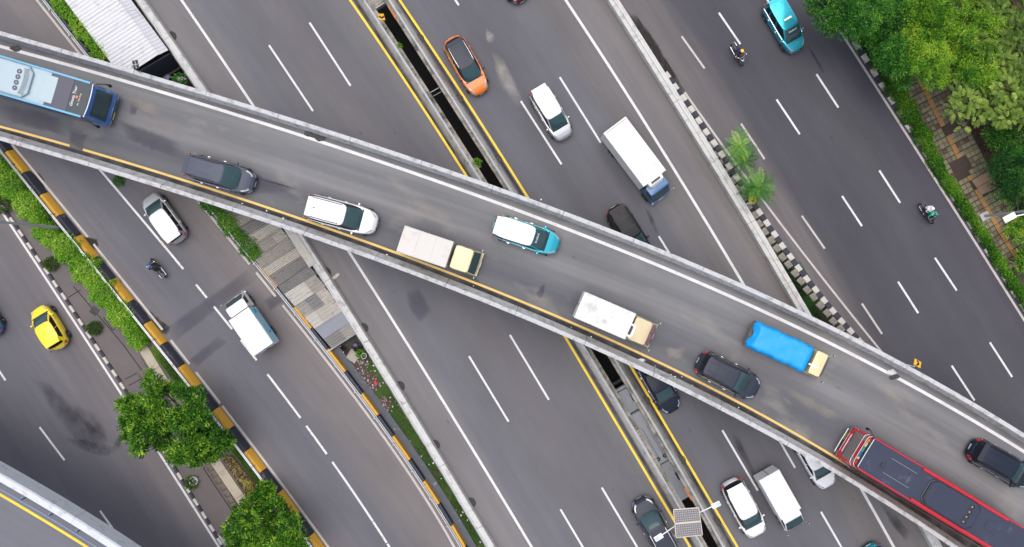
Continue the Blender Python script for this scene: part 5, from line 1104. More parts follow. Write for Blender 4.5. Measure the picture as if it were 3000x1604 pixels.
# ---- trucks
PCRM = paintm('cream', (.60, .51, .28), .2); PTAN = paintm('tan', (.47, .38, .22), .2); PTB = paintm('truck_blue', (.035, .12, .28), .3); CARGO = mat('cargo_white', (.66, .66, .66), .5, 0, .05, 1.0, stain=((.50, .49, .46), 1.6, .62, .2)); CARGOD = mat('cargo_white_stained', (.58, .58, .56), .6, 0, .08, .9, stain=((.36, .35, .33), 1.5, .52, .2)); CARGOB = mat('cargo_beige', (.52, .49, .46), .6, 0, .06, .9, stain=((.36, .31, .28), 1.0, .56, .25))
DASH = mat('dashboard_clutter', (.10, .12, .11), .6, 0, .9, 6, stain=((.5, .5, .48), 7, .6, .05)); PINK = mat('pink_dash_mat', (.62, .32, .38), .8)
def cab(root, x0, x1, Wd, H, paint, zb=.42, rooftex=None, nose=.55, glass=GLASS):
    L = x1-x0; h = Hull(L, Wd, [(-.5, 1.10), (.40, 1.08), (.48, 1.0), (.5, .86)], zb, 11, .04, .02, .02, (x0+x1)/2); h.build(root, paint, 'cab_body')
    c = Cabin(h, -L*.5+.03, L*.5-.05, -L*.5+.05, L*.5-nose, Wd*.482, Wd*.448, H-.04, 11, .03, .04, 1.15); c.frame(root, paint); c.roof(root, rooftex or paint)
    c.pane(root, 'windshield', glass, (1, 1), (-.92, .92), .06, .93)
    for sd in (1, -1): c.pane(root, 'side_window', GLASSD, (.82, -.35) if sd > 0 else (-.35, .82), (sd, sd), .25, .88, nu=5, nt=3)
    for sd in (1, -1):
        MB().grid(h.spatch(1, 1, sd*.55, sd*.95, .35, .62, .012)).build('headlight', LAMPW, root); MB().grid(h.spatch(1, 1, sd*.82, sd*.98, .64, .74, .013)).build('indicator', LAMPO, root)
        MB().tube([(x1-.12, sd*(Wd/2-.05), 1.25), (x1-.04, sd*(Wd/2+.08), 1.3), (x1-.04, sd*(Wd/2+.09), 1.5)], .012, 5).box((x1-.03, sd*(Wd/2+.09), 1.52), (.045, .13, .22)).build('mirror', STEELD, root)
        a, b = c.pt(1, sd*.3-.3, .08, .024), c.pt(1, sd*.3+.3, .12, .024); MB().tube([a, b], .010, 4).build('wiper', BLACK, root)
    MB().grid(h.spatch(1, 1, -.5, .5, .35, .62, .012)).build('grille', BLACK, root); MB().box((x1-.0, 0, zb-.02), (.16, Wd*.96, .20)).build('bumper', paint, root, False, bevel=.04); MB().box((x1+.09, 0, zb-.02), (.02, .4, .12)).build('licence_plate', PLATE, root, False)
    return h, c
def chassis(root, x0, x1, Wd, xf, xr, r=.36):
    MB().box(((x0+x1)/2, .32, .62), (x1-x0, .09, .16)).box(((x0+x1)/2, -.32, .62), (x1-x0, .09, .16)).box(((x0+x1)/2, 0, .52), (.2, Wd*.7, .12)).build('chassis', BLACK, root, False)
    for sd in (1, -1):
        wheel(root, xf, sd*(Wd/2-.14), r, .22, sd); wheel(root, xr, sd*(Wd/2-.13), r, .24, sd); wheel(root, xr, sd*(Wd/2-.40), r, .22, sd)
def cargo(root, x0, x1, Wd, z0, z1, m, panels=1, rim=True, name='cargo_box'):
    n = panels; L = (x1-x0)
    b = MB().box(((x0+x1)/2, 0, (z0+z1)/2), (L, Wd, z1-z0)).build(name, m, root, False, bevel=.025)
    for k in range(n): MB().box((x0+L*(k+.5)/n, 0, z1+.006), (L/n-.035, Wd-.07, .024)).build('roof_panel', m, b, False, bevel=.008)
    fr = MB()
    for sd in (1, -1): fr.tube([(x0, sd*(Wd/2-.015), z1+.008), (x1, sd*(Wd/2-.015), z1+.008)], .022, 5)
    for x in (x0+.012, x1-.012): fr.tube([(x, -Wd/2, z1+.008), (x, Wd/2, z1+.008)], .022, 5)
    fr.build('edge_frame', m, b, False)
    for k in range(7):
        for sd in (1, -1): MB().box((x0+L*(k+.5)/7, sd*(Wd/2+.008), (z0+z1)/2), (.05, .018, z1-z0-.1)).build('side_rib', m, b, False)
    MB().box((x0-.015, .0, (z0+z1)/2), (.025, .03, z1-z0-.1)).build('rear_door_seam', BLACK, b, False)
    for sd in (1, -1): MB().box((x0+.05, sd*Wd*.40, z0-.08), (.05, .18, .1)).build('tail_light', LAMPR, root, False)
    return b
def truck(name, label, F, Rr, zd, Wd, cabL, cabH, boxH, paint, boxm, panels, hR, cabW=None, gap=.12, **kw):
    loc, rz, L = place(F, Rr, zd, .6, hR); root = thing(name, label, 'truck', loc, rz); x1 = L/2; xc = x1-cabL; xb = xc-gap
    cab(root, xc, x1, cabW or Wd*.96, cabH, paint, **kw); chassis(root, -L/2+.1, x1-.3, Wd, x1-cabL*.55, -L/2+L*.22)
    return root, L, x1, xc, xb
r, L, x1, xc, xb = truck('box_truck', 'small truck with a cream cab and ribbed pale box on the flyover', (1404, 776), (1173, 699), ZF, 1.76, 1.78, 2.05, 2.5, PCRM, CARGOB, 3, 2.6, gap=.16)
cargo(r, -L/2, xb, 1.76, .85, 2.5, CARGOB, 3); MB().box((x1-.38, 0, 1.14), (.22, 1.3, .10)).build('dashboard', DASH, r, False)
r, L, x1, xc, xb = truck('box_truck', 'truck with a tan cab, pink dashboard and stained white box on the flyover', (1911, 985), (1698, 893), ZF, 1.80, 1.72, 2.05, 2.45, PCRM, CARGOD, 1, 2.5, rooftex=PTAN, gap=.16, glass=mat('pink_glass', (.30, .13, .16), .1, 0, .5, 3, .4, stain=((.05, .05, .05), 2.5, .58, .05)))
cargo(r, -L/2, xb, 1.80, .85, 2.45, CARGOD, 1)
fd = MB(); P = [(xb-.05, -.42), (xb+.24, -.46), (xb+.36, -.34), (xb+.36, .34), (xb+.24, .46), (xb-.05, .42)]; Q = [(xb-.05, -.30), (xb+.16, -.32), (xb+.22, -.26), (xb+.22, .26), (xb+.16, .32), (xb-.05, .30)]
for i in range(5): fd.add([(*P[i], 2.05), (*P[i+1], 2.05), (*Q[i+1], 2.05), (*Q[i], 2.05), (*P[i], 2.34), (*P[i+1], 2.34), (*Q[i+1], 2.34), (*Q[i], 2.34)], [(4, 5, 6, 7), (0, 3, 2, 1), (0, 1, 5, 4), (2, 3, 7, 6), (1, 2, 6, 5), (3, 0, 4, 7)])
o = fd.build('wind_deflector', WHT, r, False, fix=True); o.location = (0, -.22, 0)
MB().box((xb+.06, -.22, 2.12), (.26, .58, .1)).build('cooling_unit', BLACK, r, False)
r, L, x1, xc, xb = truck('tarp_truck', 'truck with a cream cab and a bright blue tarpaulin on the flyover', (2411, 1077), (2207, 979), ZF, 1.80, 1.35, 2.0, 2.1, PCRM, CARGO, 1, 2.0, gap=.14)
MB().box(((-L/2+xb)/2, 0, 1.0), (xb+L/2, 1.76, .5)).build('load_bed', JW, r, False, bevel=.02)
TARP = mat('blue_tarpaulin', (.0, .28, .68), .5, 0, .10, 1.2, bump=.1); rows = []; nx, ny = 34, 22; q = random.Random(4)
for i in range(nx):
    f = i/(nx-1); row = []
    for j in range(ny):
        g_ = j/(ny-1)*2-1; x = -L/2-.04+(xb+L/2+.06)*f; edge = abs(g_)**6; w_ = .93+.03*math.sin(f*17+2*g_)+.02*math.sin(f*41); y = g_*w_
        z = 1.98+.012*math.sin(f*7+g_*2.2)+.010*math.sin(f*15-g_*5+1)+.045*math.exp(-((g_+.25*f-.05)/.06)**2)*math.sin(math.pi*f)-.05*math.exp(-((g_+.5*f-.15)/.05)**2)*math.sin(math.pi*f)+.04*math.exp(-((g_-.5+.9*(f-.6))/.05)**2)*(f > .45)-.5*abs(g_)**14
        if i < 3: z -= (3-i)*.13*(1-.4*math.cos(g_*6)); x += .10*math.cos(g_*3.1)*(1 if abs(g_) < .75 else -.4)
        if i > nx-3: z -= (i-nx+3)*.10
        row.append(Vector((x, y, z+q.gauss(0, .006))))
    rows.append(row)
MB().slab(rows, (0, 0, -.02)).build('tarpaulin', TARP, r, True, 80, fix=True)
MB().box((xb+.35, -.25, 2.03), (.75, .09, .02)).build('strap', WHT, r, False)
r, L, x1, xc, xb = truck('box_truck', 'large white box truck with a blue cab on the toll road', (1936, 580), (1800, 367), 0, 2.0, 1.35, 2.15, 2.9, PTB, CARGO, 1, 2.9, cabW=1.75, gap=.10)
cargo(r, -L/2, xb, 2.0, .9, 2.95, CARGO, 1)
o = MB().loft([[(xb+.0, -.62, 2.95), (xb+.0, .62, 2.95), (xb+.0, .62, 2.1), (xb, -.62, 2.1)], [(xb+.30, -.58, 2.78), (xb+.30, .58, 2.78), (xb+.30, .62, 2.1), (xb+.30, -.62, 2.1)], [(xb+.45, -.42, 2.5), (xb+.45, .42, 2.5), (xb+.50, .5, 2.1), (xb+.5, -.5, 2.1)]]).build('wind_deflector', WHT, r, True, 30, fix=True); MB().box((xb+.13, 0, 2.90), (.16, .75, .03)).build('deflector_vent', BLACK, o, False)
for sd in (1, -1): MB().box((xb-.75, sd*.62, 2.985), (.5, .035, .02)).build('roof_seam', STEELD, r, False)
MB().box((-L/2+.12, 0, 2.985), (.07, 1.7, .02)).build('roof_seam', STEELD, r, False)
r, L, x1, xc, xb = truck('box_truck', 'white truck with a pale blue swirl on its side on the left frontage road', (692, 872), (793, 1018), 0, 1.74, 1.3, 2.0, 2.35, PW, CARGO, 3, .6, gap=.10)
b = cargo(r, -L/2, xb, 1.74, .80, 2.4, CARGO, 3)
LB_ = mat('print_pale_blue', S(168, 214, 232, .85), .5, 0, .12, 1.2); DB_ = mat('print_blue', S(40, 150, 196, .85), .5)
MB().box(((-L/2+xb)/2, -.875-.022, 1.62), (xb+L/2-.06, .012, 1.42)).build('side_print', LB_, b, False)
sp = []
for i in range(30): a = i/29*5.4+.3; rr_ = .12+.10*a/5.4*2; sp.append(((-L/2+xb)/2-.25+1.9*rr_*math.cos(a), -.912, 1.62+1.5*rr_*math.sin(a)))
MB().tube(sp, [.012+.03*math.sin(math.pi*i/29) for i in range(30)], 5).build('swirl_print', DB_, b); MB().tube([(xb-.55, -.912, 1.9), (xb-.3, -.912, 2.05), (xb-.25, -.912, 1.7), (xb-.45, -.912, 1.5)], [.05, .09, .07, .03], 6).build('swirl_print', DB_, b)
r, L, x1, xc, xb = truck('box_van', 'small white box van beside the white sport utility car', (2326, 1540), (2247, 1388), 0, 1.66, 1.45, 1.85, 2.0, PW, CARGO, 1, 1.6, gap=.05, nose=1.0)
cargo(r, -L/2, xb+.02, 1.68, .6, 2.05, CARGO, 1); MB().box((-L/2+.2, 0, 2.085), (.22, 1.5, .02)).build('rear_roof_strip', STEEL, r, False)
# ---- buses
def fans(root, x, ys, z, r, m=BLACK):
    for y in ys:
        f = MB().loft([[(x+q_*math.cos(a*math.pi/8), y+q_*math.sin(a*math.pi/8), zz) for a in range(16)] for q_, zz in ((r, z-.02), (r, z+.03), (r*.82, z+.035), (r*.78, z+.008))], True, False, True).build('fan', m, root)
        MB().loft([[(x+q_*math.cos(a*math.pi/6), y+q_*math.sin(a*math.pi/6), zz) for a in range(12)] for q_, zz in ((r*.34, z+.008), (r*.30, z+.035))], True, False, True).build('fan_hub', STEELD, f)
def pod(root, x0, x1, w0, w1, z, hgt, m, name='air_conditioner', chamf=.35):
    P = [(x0, -w0/2+chamf), (x0+chamf, -w0/2), (x1-chamf, -w1/2), (x1, -w1/2+chamf), (x1, w1/2-chamf), (x1-chamf, w1/2), (x0+chamf, w0/2), (x0, w0/2-chamf)]
    return MB().loft([[(x, y, z-.02) for x, y in P], [(x, y, z+hgt*.7) for x, y in P], [((x-(x0+x1)/2)*.95+(x0+x1)/2, y*.93, z+hgt) for x, y in P]]).build(name, m, root, True, 30)
def bus(name, label, F, Rr, zd, body, roofm, front, Wd=2.5, H=3.35, L=None, arm=1.0, mirm=None, gt=.80):
    loc, rz, Lm = place(F, Rr, zd, .6); L = L or Lm; root = thing(name, label, 'bus', loc, rz)
    h = Hull(L, Wd, [(-.5, 1.25), (.485, 1.25), (.5, 1.1)], .35, 14, .03, .02, .01); h.build(root, body)
    c = Cabin(h, -L/2+.04, L/2-.06, -L/2+.14, L/2-.34, Wd*.49, Wd*.445, H, 12, .03, .05, 1.6); c.frame(root, body); c.roof(root, roofm)
    c.pane(root, 'windshield', front, (1, 1), (-.985, .985), .06, gt, nt=6); c.pane(root, 'rear_window', GLASSD, (-1, -1), (.85, -.85), .35, .85)
    n = 7
    for sd in (1, -1):
        for k in range(n):
            a, b = .94-1.86*k/n, .94-1.86*(k+1)/n+.02; c.pane(root, 'side_window', GLASSD, (a, b) if sd > 0 else (b, a), (sd, sd), .12, .74, nu=4, nt=3)
        for fx in (.32, -.27): wheel(root, fx*L, sd*(Wd/2-.16), .5, .28, sd)
        MB().grid(h.spatch(1, 1, sd*.6, sd*.93, .3, .6, .012)).build('headlight', LAMPW, root); MB().grid(h.spatch(-1, -1, sd*.8, sd*.95, .4, .8, .012)).build('tail_light', LAMPR, root)
        MB().tube([(L/2-.45, sd*(Wd/2-.06), H-.5), (L/2-.45+.5*arm, sd*(Wd/2+.10), H-.6), (L/2-.45+.6*arm, sd*(Wd/2+.12), H-.8)], .04, 6).ell((L/2-.45+.6*arm, sd*(Wd/2+.12), H-1.0), (.08, .10, .24), 10, 8).build('mirror', mirm or body, root)
        a, b = c.pt(1, sd*.4-.3, .08, .024), c.pt(1, sd*.4+.25, .12, .024); MB().tube([a, b], .014, 4).build('wiper', BLACK, root)
    MB().grid(h.spatch(1, 1, -.5, .5, .3, .55, .012)).build('grille', BLACK, root); b_ = h.side(1, 0, .2); MB().box((b_.x+.015, -.35, b_.z), (.02, .5, .14)).build('licence_plate', mat('plate_yellow', (.7, .5, .05), .5), root, False)
    return root, h, c, L
def lay_text(root, txt, size, m, x, y, z, rot, shear=0.0, name='lettering'):
    me = text_mesh(txt, size, name, shear); me.materials.append(m); o = inst(name, me, root, (x, y, z), rot); return o
BB = paintm('bus_blue', (.02, .13, .42), .9, .1); BR = paintm('bus_pale_blue', (.32, .40, .44), .2); BDK = mat('bus_dark_wrap', S(88, 86, 104, .55), .5, 0, .08, 1.0, .1); BTL = mat('bus_dark_teal', S(40, 56, 70, .5), .4, 0, .1, 1.0, .1); BEDGE = paintm('bus_sky_blue', (.16, .42, .60), .7)
dv = Vector((.959, .282)); r, h, c, L = bus('coach', 'blue coach with a pale blue roof and dark front on the flyover at the left', (337, 326), (337-dv.x*545, 326-dv.y*545), ZF, BB, BR, GLASS, 2.5, 3.3, gt=.80, mirm=PNV)
zr = 3.3+.085
xa, xb2 = L/2-.36, L/2-1.50
MB().slab([[Vector((x, y, zr-.035+.012*(1-(y/1.1)**2)*3)) for y in (-1.05, -.5, 0, .5, 1.05)] for x in (xb2-.0, xa)], (0, 0, -.02)).build('front_roof_wrap', BTL, r, True, fix=True)
MB().slab([[Vector((x, y, zr-.035+.012*(1-(y/1.1)**2)*3)) for y in (-1.05, -.5, 0, .5, 1.05)] for x in (xb2-1.5, xb2-.02)], (0, 0, -.02)).build('front_roof_wrap', BDK, r, True, fix=True)
lay_text(r, 'Ginuta Tour', .26, WHT, xb2+.22, .0, zr+.012, math.pi/2, .3); lay_text(r, 'AC / Non Stop', .13, mat('lettering_cream', (.82, .74, .42), .5), xb2+.62, -.1, zr+.012, math.pi/2)
MB().box((xb2+.43, .02, zr+.008), (.14, .16, .012)).build('emblem', mat('emblem_red', (.7, .12, .14), .5), r, False)
for sd in (1, -1): MB().tube([(L/2-.5, sd*1.10, zr-.03), (0, sd*1.13, zr-.02), (-L/2+.3, sd*1.11, zr-.03)], .07, 8).build('roof_edge', BEDGE, r)
MB().tube([(xa+.02, -1.08, zr-.04), (xa+.10, -.5, zr-.02), (xa+.12, 0, zr-.01), (xa+.10, .5, zr-.02), (xa+.02, 1.08, zr-.04)], .028, 6).build('brow_trim', WHT, r)
p = pod(r, -1.6, L/2-4.05, 2.0, 2.0, zr, .20, BR); xv = L/2-4.05
for k in range(24): MB().box((xv-.28+.12*abs((k-11.5)/12)**2*-1, -.80+1.6*k/23, zr+.205), (.34, .028, .02)).build('vent_slat', BLACK, p, False)
fans(r, L/2-4.85, (-.54, -.18, .18, .54), zr+.20, .155, mat('fan_grey', (.10, .11, .14), .6))
MB().box((L/2-2.95, 0, zr+.008), (.9, 1.7, .02)).build('roof_hatch', BR, r, False, bevel=.008)
MB().box((L/2-.42, 0, 1.36), (.2, 1.9, .08)).build('dashboard', DASH, r, False)
for k, (a_, z_) in enumerate(((.72, .03), (.45, .035))): MB().grid(h.spatch(1, 1, -.9, .9, a_, a_+.07, z_)).build('chrome_strip', CHROME, r)
lay_text(r, 'TOUR', .11, WHT, L/2+.02, .0, 1.0, 0).matrix_local = Matrix.Translation((L/2+.03, 0, .98)) @ Matrix.Rotation(math.pi/2, 4, 'Z') @ Matrix.Rotation(math.pi/2, 4, 'X')
BRR = paintm('bus_red', (.50, .012, .025), .4); BGR = mat('bus_roof_slate', S(76, 82, 104, .5), .7, 0, .10, .9, None, 0, .25, stain=(S(112, 114, 130, .6), 1.3, .58, .2)); BGL = mat('bus_front_glass', S(150, 140, 138, .6), .15, 0, .1, 2, .5)
dv = Vector((.855, .518)); F_ = (2470, 1292); r, h, c, L = bus('coach', 'red coach with a slate grey roof at the lower right of the flyover', F_, (F_[0]+dv.x*550, F_[1]+dv.y*550), ZF, BRR, BGR, BGL, 2.6, 3.2, arm=.4, mirm=BLACK); zr = 3.25
MB().slab([[c.pt(1, v, t, .02) for v in (-.93, -.5, 0, .5, .93)] for t in (.80, .90, .99)], (0, 0, -.01)).build('destination_sign', BLACK, r, True, fix=True)
sg = [(.78, .55, (.6, .05, .05)), (.5, .36, (.75, .70, .25)), (.34, .08, (.04, .16, .55)), (.06, -.24, (.05, .40, .25)), (-.26, -.50, (.72, .64, .36)), (-.52, -.72, (.75, .32, .08))]
for i, (a, b, col_) in enumerate(sg): MB().slab([[c.pt(1, v, t, .034) for v in (b, (a+b)/2, a)] for t in (.84, .95)], (0, 0, -.006)).build('sign_letter_block', mat('sign_tone_%s' % ('red', 'lemon', 'blue', 'green', 'sand', 'orange')[i], col_, .5), r, False, fix=True)
MB().slab([[c.pt(1, v, t, .026) for v in (-.95, -.5, 0, .5, .95)] for t in (.62, .79)], (0, 0, -.01)).build('red_brow', BRR, r, True, fix=True)
for t_ in (.615, .80): MB().tube([c.pt(1, v/6*.95, t_, .03) for v in range(-6, 7)], .016, 5).build('white_trim', WHT, r)
MB().tube([(L/2-.42, -1.02, zr-.02), (L/2-.40, 0, zr+.0), (L/2-.42, 1.02, zr-.02)], .02, 5).build('white_trim', WHT, r)
for zz, o_ in ((.62, .02), (.9, .02)): MB().grid(h.spatch(1, 1, -.95, .95, zz-.03, zz+.03, o_)).build('white_trim', WHT, r)
MB().tube([(L/2+.10, -.9, .55), (L/2+.12, 0, .55), (L/2+.10, .9, .55)], .03, 6).build('bumper_bar', WHT, r)
for sd in (1, -1):
    MB().tube([(L/2-.45, sd*1.09, zr-.05), (0, sd*1.12, zr-.05), (-L/2+.3, sd*1.10, zr-.05)], .05, 8).build('roof_edge', BRR, r)
    MB().tube([(L/2-4.0 if sd < 0 else L/2-4.3, sd*1.02, zr+.02), (-L/2+2.2, sd*1.02, zr+.02)], .085, 8).build('side_duct', BRR, r)
MB().box((L/2-1.75, .1, zr+.02), (.34, .34, .06), .0).build('roof_vent', BGR, r, False, bevel=.03); MB().box((L/2-1.75, .1, zr+.052), (.24, .24, .02)).build('roof_vent', BLACK, r, False, bevel=.02)
for x_ in (L/2-3.8, L/2-9.6): MB().box((x_, -.1, zr+.004), (.75, .65, .03)).build('roof_hatch', BGR, r, False, bevel=.012)
BPOD = mat('bus_pod_slate', S(70, 76, 98, .5), .6, 0, .1, 1.2, None, 0, .25)
for y_ in (-.55, .5): MB().box((L/2-2.9, y_, zr+.01), (1.9, .02, .02)).build('roof_seam', STEELD, r, False)
rim = pod(r, L/2-8.5, L/2-4.75, 1.95, 1.85, zr-.02, .10, BLACK, 'pod_gasket'); p = pod(r, L/2-8.42, L/2-4.83, 1.85, 1.75, zr+.0, .26, BPOD); MB().box((L/2-5.35, 0, zr+.262), (.03, 1.3, .012)).build('pod_seam', BLACK, p, False); fans(r, L/2-7.75, (-.54, -.18, .18, .54), zr+.26, .165)
BW = mat('busway_roof', S(186, 192, 202, .9), .6, 0, .18, .8, stain=((.36, .28, .14), 2.0, .64, .1)); zb_ = -5.6
fa, ra = W(2014, 1474, -2.3), W(1817, 1130, -2.3); d_ = fa-ra; root = None
r, h, c, L = bus('city_bus', 'dusty grey city bus in the dark gap between the toll decks', (0, 0), (1, 1), zb_, BW, BW, GLASSD, 2.45, 3.2, L=d_.length)
cc = (fa+ra)/2; r.location = (cc.x, cc.y, zb_); r.rotation_euler = (0, 0, math.atan2(d_.y, d_.x)); zr = 3.25
pod(r, -3.0, 1.7, 1.66, 1.66, zr-.02, .08, BLACK, 'pod_gasket', .25); p = pod(r, -2.9, 1.6, 1.5, 1.5, zr, .22, BW, 'air_conditioner', .25); fans(r, 1.15, (-.28, .28), zr+.22, .17); MB().box((-.3, .25, zr+.225), (2.6, .03, .02)).box((-.3, -.2, zr+.225), (2.6, .03, .02)).build('pod_seam', BLACK, p, False)
for x_ in (-4.0, 3.1): hh = MB().box((x_, .42, zr+.015), (.8, .42, .05)).build('roof_hatch', BW, r, False, bevel=.01); MB().box((x_, .42, zr+.043), (.66, .28, .012)).build('hatch_inset', BLACK, hh, False)
MB().tube([(-4.9, -1, zr), (-4.9, 1, zr)], .03, 5).build('roof_bar', BLACK, r)
# ---------------------------------------------------------------- motorcycles and riders
SKIN = mat('skin', (.36, .20, .13), .6, 0, .08, 6); PANT = mat('dark_trousers', (.025, .027, .035), .85, 0, .15, 8); SHOE = mat('dark_shoes', (.02, .02, .02), .7)
def motorcycle(label, F, Rr, body):
    loc, rz, L = place(F, Rr, 0, .3); L = max(L, 1.78); t = thing('motorcycle', label, 'motorcycle', loc, rz); a = .62
    for x in (a, -a):
        n = 20; rings = []
        for k in range(n): th = 2*math.pi*k/n; rings.append([(x+(.255+.045*math.cos(q*math.pi/4))*math.cos(th), .045*math.sin(q*math.pi/4), .29+(.255+.045*math.cos(q*math.pi/4))*math.sin(th)) for q in range(8)])
        rings.append(rings[0]); o = MB().loft(rings, True, False, False).build('wheel', RUBBER, t, fix=True)
        sp = MB()
        for k in range(5): th = 2*math.pi*k/5; sp.tube([(x, 0, .29), (x+.23*math.cos(th), 0, .29+.23*math.sin(th))], .016, 5)
        sp.build('spokes', ALLOY, o)
    MB().loft([[(x, w*math.cos(2*math.pi*i/10), z+hh*math.sin(2*math.pi*i/10)) for i in range(10)] for x, w, z, hh in ((-.86, .05, .74, .04), (-.6, .11, .70, .10), (-.25, .13, .62, .14), (.05, .10, .50, .12), (.3, .10, .42, .08))]).build('frame_body', body, t)
    MB().loft([[(x, w*math.cos(2*math.pi*i/10), z+hh*math.sin(2*math.pi*i/10)) for i in range(10)] for x, w, z, hh in ((-.80, .09, .80, .03), (-.5, .14, .80, .05), (-.1, .12, .77, .05), (.08, .07, .74, .03))]).build('seat', BLACK, t)
    MB().loft([[(x, w*math.cos(2*math.pi*i/10), z+hh*math.sin(2*math.pi*i/10)) for i in range(10)] for x, w, z, hh in ((.28, .17, .58, .22), (.42, .19, .76, .16), (.56, .15, .86, .10), (.66, .06, .86, .05))]).build('front_fairing', body, t)
    MB().tube([(.62, .07, .29), (.46, .07, .85)], .022, 6).tube([(.62, -.07, .29), (.46, -.07, .85)], .022, 6).build('fork', STEELD, t)
    MB().slab([[Vector((.62+.33*math.cos(q), y, .29+.33*math.sin(q))) for y in (-.06, 0, .06)] for q in (.3, .9, 1.5, 2.1, 2.6)], (0, 0, -.01)).build('front_fender', body, t, fix=True)
    MB().tube([(.26, .36, .98), (.40, .2, 1.0), (.44, 0, .98), (.40, -.2, 1.0), (.26, -.36, .98)], .016, 6).build('handlebar', STEELD, t)
    for sd in (1, -1):
        MB().tube([(.38, sd*.22, 1.0), (.36, sd*.30, 1.16)], .010, 5).ell((.36, sd*.32, 1.18), (.03, .07, .05), 8, 6).build('mirror', CHROME, t); MB().tube([(.24, sd*.37, .98), (.36, sd*.27, 1.0)], .024, 6).build('grip', RUBBER, t)
    MB().ell((.655, 0, .84), (.04, .09, .06), 10, 6).build('headlight', LAMPW, t); MB().ell((-.87, 0, .74), (.03, .06, .04), 8, 6).build('tail_light', LAMPR, t); MB().tube([(.1, -.15, .3), (-.75, -.17, .38)], [.03, .055], 8).build('exhaust', CHROME, t); MB().tube([(-.02, -.26, .30), (-.02, .26, .30)], .016, 6).build('foot_peg', STEELD, t)
    MB().tube([(-.55, .12, .84), (-.86, .10, .86), (-.90, 0, .86), (-.86, -.10, .86), (-.55, -.12, .84)], .014, 5).build('grab_rail', CHROME, t)
    return t
def person(label, host, xs, lean, shirt, hair_m, sleeves=True, grip=True, head_yaw=0.0, pant=PANT):
    """seated figure in the motorcycle's frame: pelvis over the seat, feet on the pegs"""
    J = {}; E = []; MATI = {}
    def v(n, p, r): J[n] = (Vector(p), r)
    px = xs; v('pel', (px, 0, .93), .135); v('wai', (px+.06*lean, 0, 1.08), .125); v('che', (px+.17*lean, 0, 1.28), .15); v('upc', (px+.22*lean, 0, 1.38), .12); v('nec', (px+.27*lean, 0, 1.47), .055); v('hed', (px+.31*lean, 0, 1.58), .085); v('cro', (px+.32*lean, 0, 1.66), .08)
    E += [('pel', 'wai', 0), ('wai', 'che', 0), ('che', 'upc', 0), ('upc', 'nec', 2), ('nec', 'hed', 2), ('hed', 'cro', 2)]
    for s, n in ((1, 'L'), (-1, 'R')):
        sh = J['upc'][0]+Vector((-.01, s*.17, -.01)); v('sh'+n, sh, .072)
        hand = Vector((.27, s*.34, 1.01)) if grip else Vector((px+.36, s*.16, .98)); el = (sh+hand)/2+Vector((-.03, s*.10, -.10))
        v('el'+n, el, .048); wr = hand.lerp(el, .14); v('wr'+n, wr, .034); d = (hand-wr).normalized(); v('pa'+n, hand, .036); E += [('upc', 'sh'+n, 0), ('sh'+n, 'el'+n, 0), ('el'+n, 'wr'+n, 0 if sleeves else 2), ('wr'+n, 'pa'+n, 2)]
        for k in range(4):
            b = hand+d*.035+Vector((0, s*(-.03+.02*k), .012)); m_ = b+d*.035+Vector((0, 0, -.012)); e = m_+Vector((-.005, 0, -.032)); v('f%d' % k+n, b, .010); v('g%d' % k+n, m_, .0095); v('h%d' % k+n, e, .008); E += [('pa'+n, 'f%d' % k+n, 2), ('f%d' % k+n, 'g%d' % k+n, 2), ('g%d' % k+n, 'h%d' % k+n, 2)]
        v('t1'+n, hand+Vector((.0, -s*.035, -.012)), .011); v('t2'+n, hand+d*.03+Vector((0, -s*.05, -.03)), .009); E += [('pa'+n, 't1'+n, 2), ('t1'+n, 't2'+n, 2)]
        v('hi'+n, (px+.03, s*.11, .90), .098); kx = .30 if grip else px+.40; v('kn'+n, (px+.37, s*.21, .80), .068); v('ca'+n, (px+.28, s*.22, .55), .058); v('an'+n, (px+.20, s*.21, .37), .042); v('to'+n, (px+.38, s*.22, .325), .036); E += [('pel', 'hi'+n, 1), ('hi'+n, 'kn'+n, 1), ('kn'+n, 'ca'+n, 1), ('ca'+n, 'an'+n, 1), ('an'+n, 'to'+n, 3)]
    names = list(J); idx = {n: i for i, n in enumerate(names)}
    me = bpy.data.meshes.new('person'); me.from_pydata([tuple(J[n][0]) for n in names], [(idx[a], idx[b]) for a, b, _ in E], [])
    o = bpy.data.objects.new('person', me); COL.objects.link(o); md = o.modifiers.new('skin', 'SKIN'); md.use_smooth_shade = True
    sv = me.skin_vertices[0].data
    for i, n in enumerate(names): sv[i].radius = (J[n][1], J[n][1]); sv[i].use_root = (n == 'pel')
    sb = o.modifiers.new('sub', 'SUBSURF'); sb.levels = 1; sb.render_levels = 1
    dg = bpy.context.evaluated_depsgraph_get(); m2 = bpy.data.meshes.new_from_object(o.evaluated_get(dg)); bpy.data.objects.remove(o); bpy.data.meshes.remove(me)
    m2.materials.clear()
    for m_ in (shirt, pant, SKIN, SHOE): m2.materials.append(m_)
    segs = [(J[a][0], J[b][0], k) for a, b, k in E]
    for p in m2.polygons:
        c = Vector(p.center); best = 9; bk = 0
        for a, b, k in segs:
            ab = b-a; t_ = max(0, min(1, (c-a).dot(ab)/ab.length_squared)); d = (c-a-ab*t_).length
            if d < best: best = d; bk = k
        p.material_index = bk
    m2.polygons.foreach_set('use_smooth', [True]*len(m2.polygons))
    root = bpy.data.objects.new('person', m2); root.location = host.location; root.rotation_euler = host.rotation_euler; link(root); tag(root, label, 'person')
    hc = J['hed'][0]+Vector((.015, 0, .04))
    return root, hc
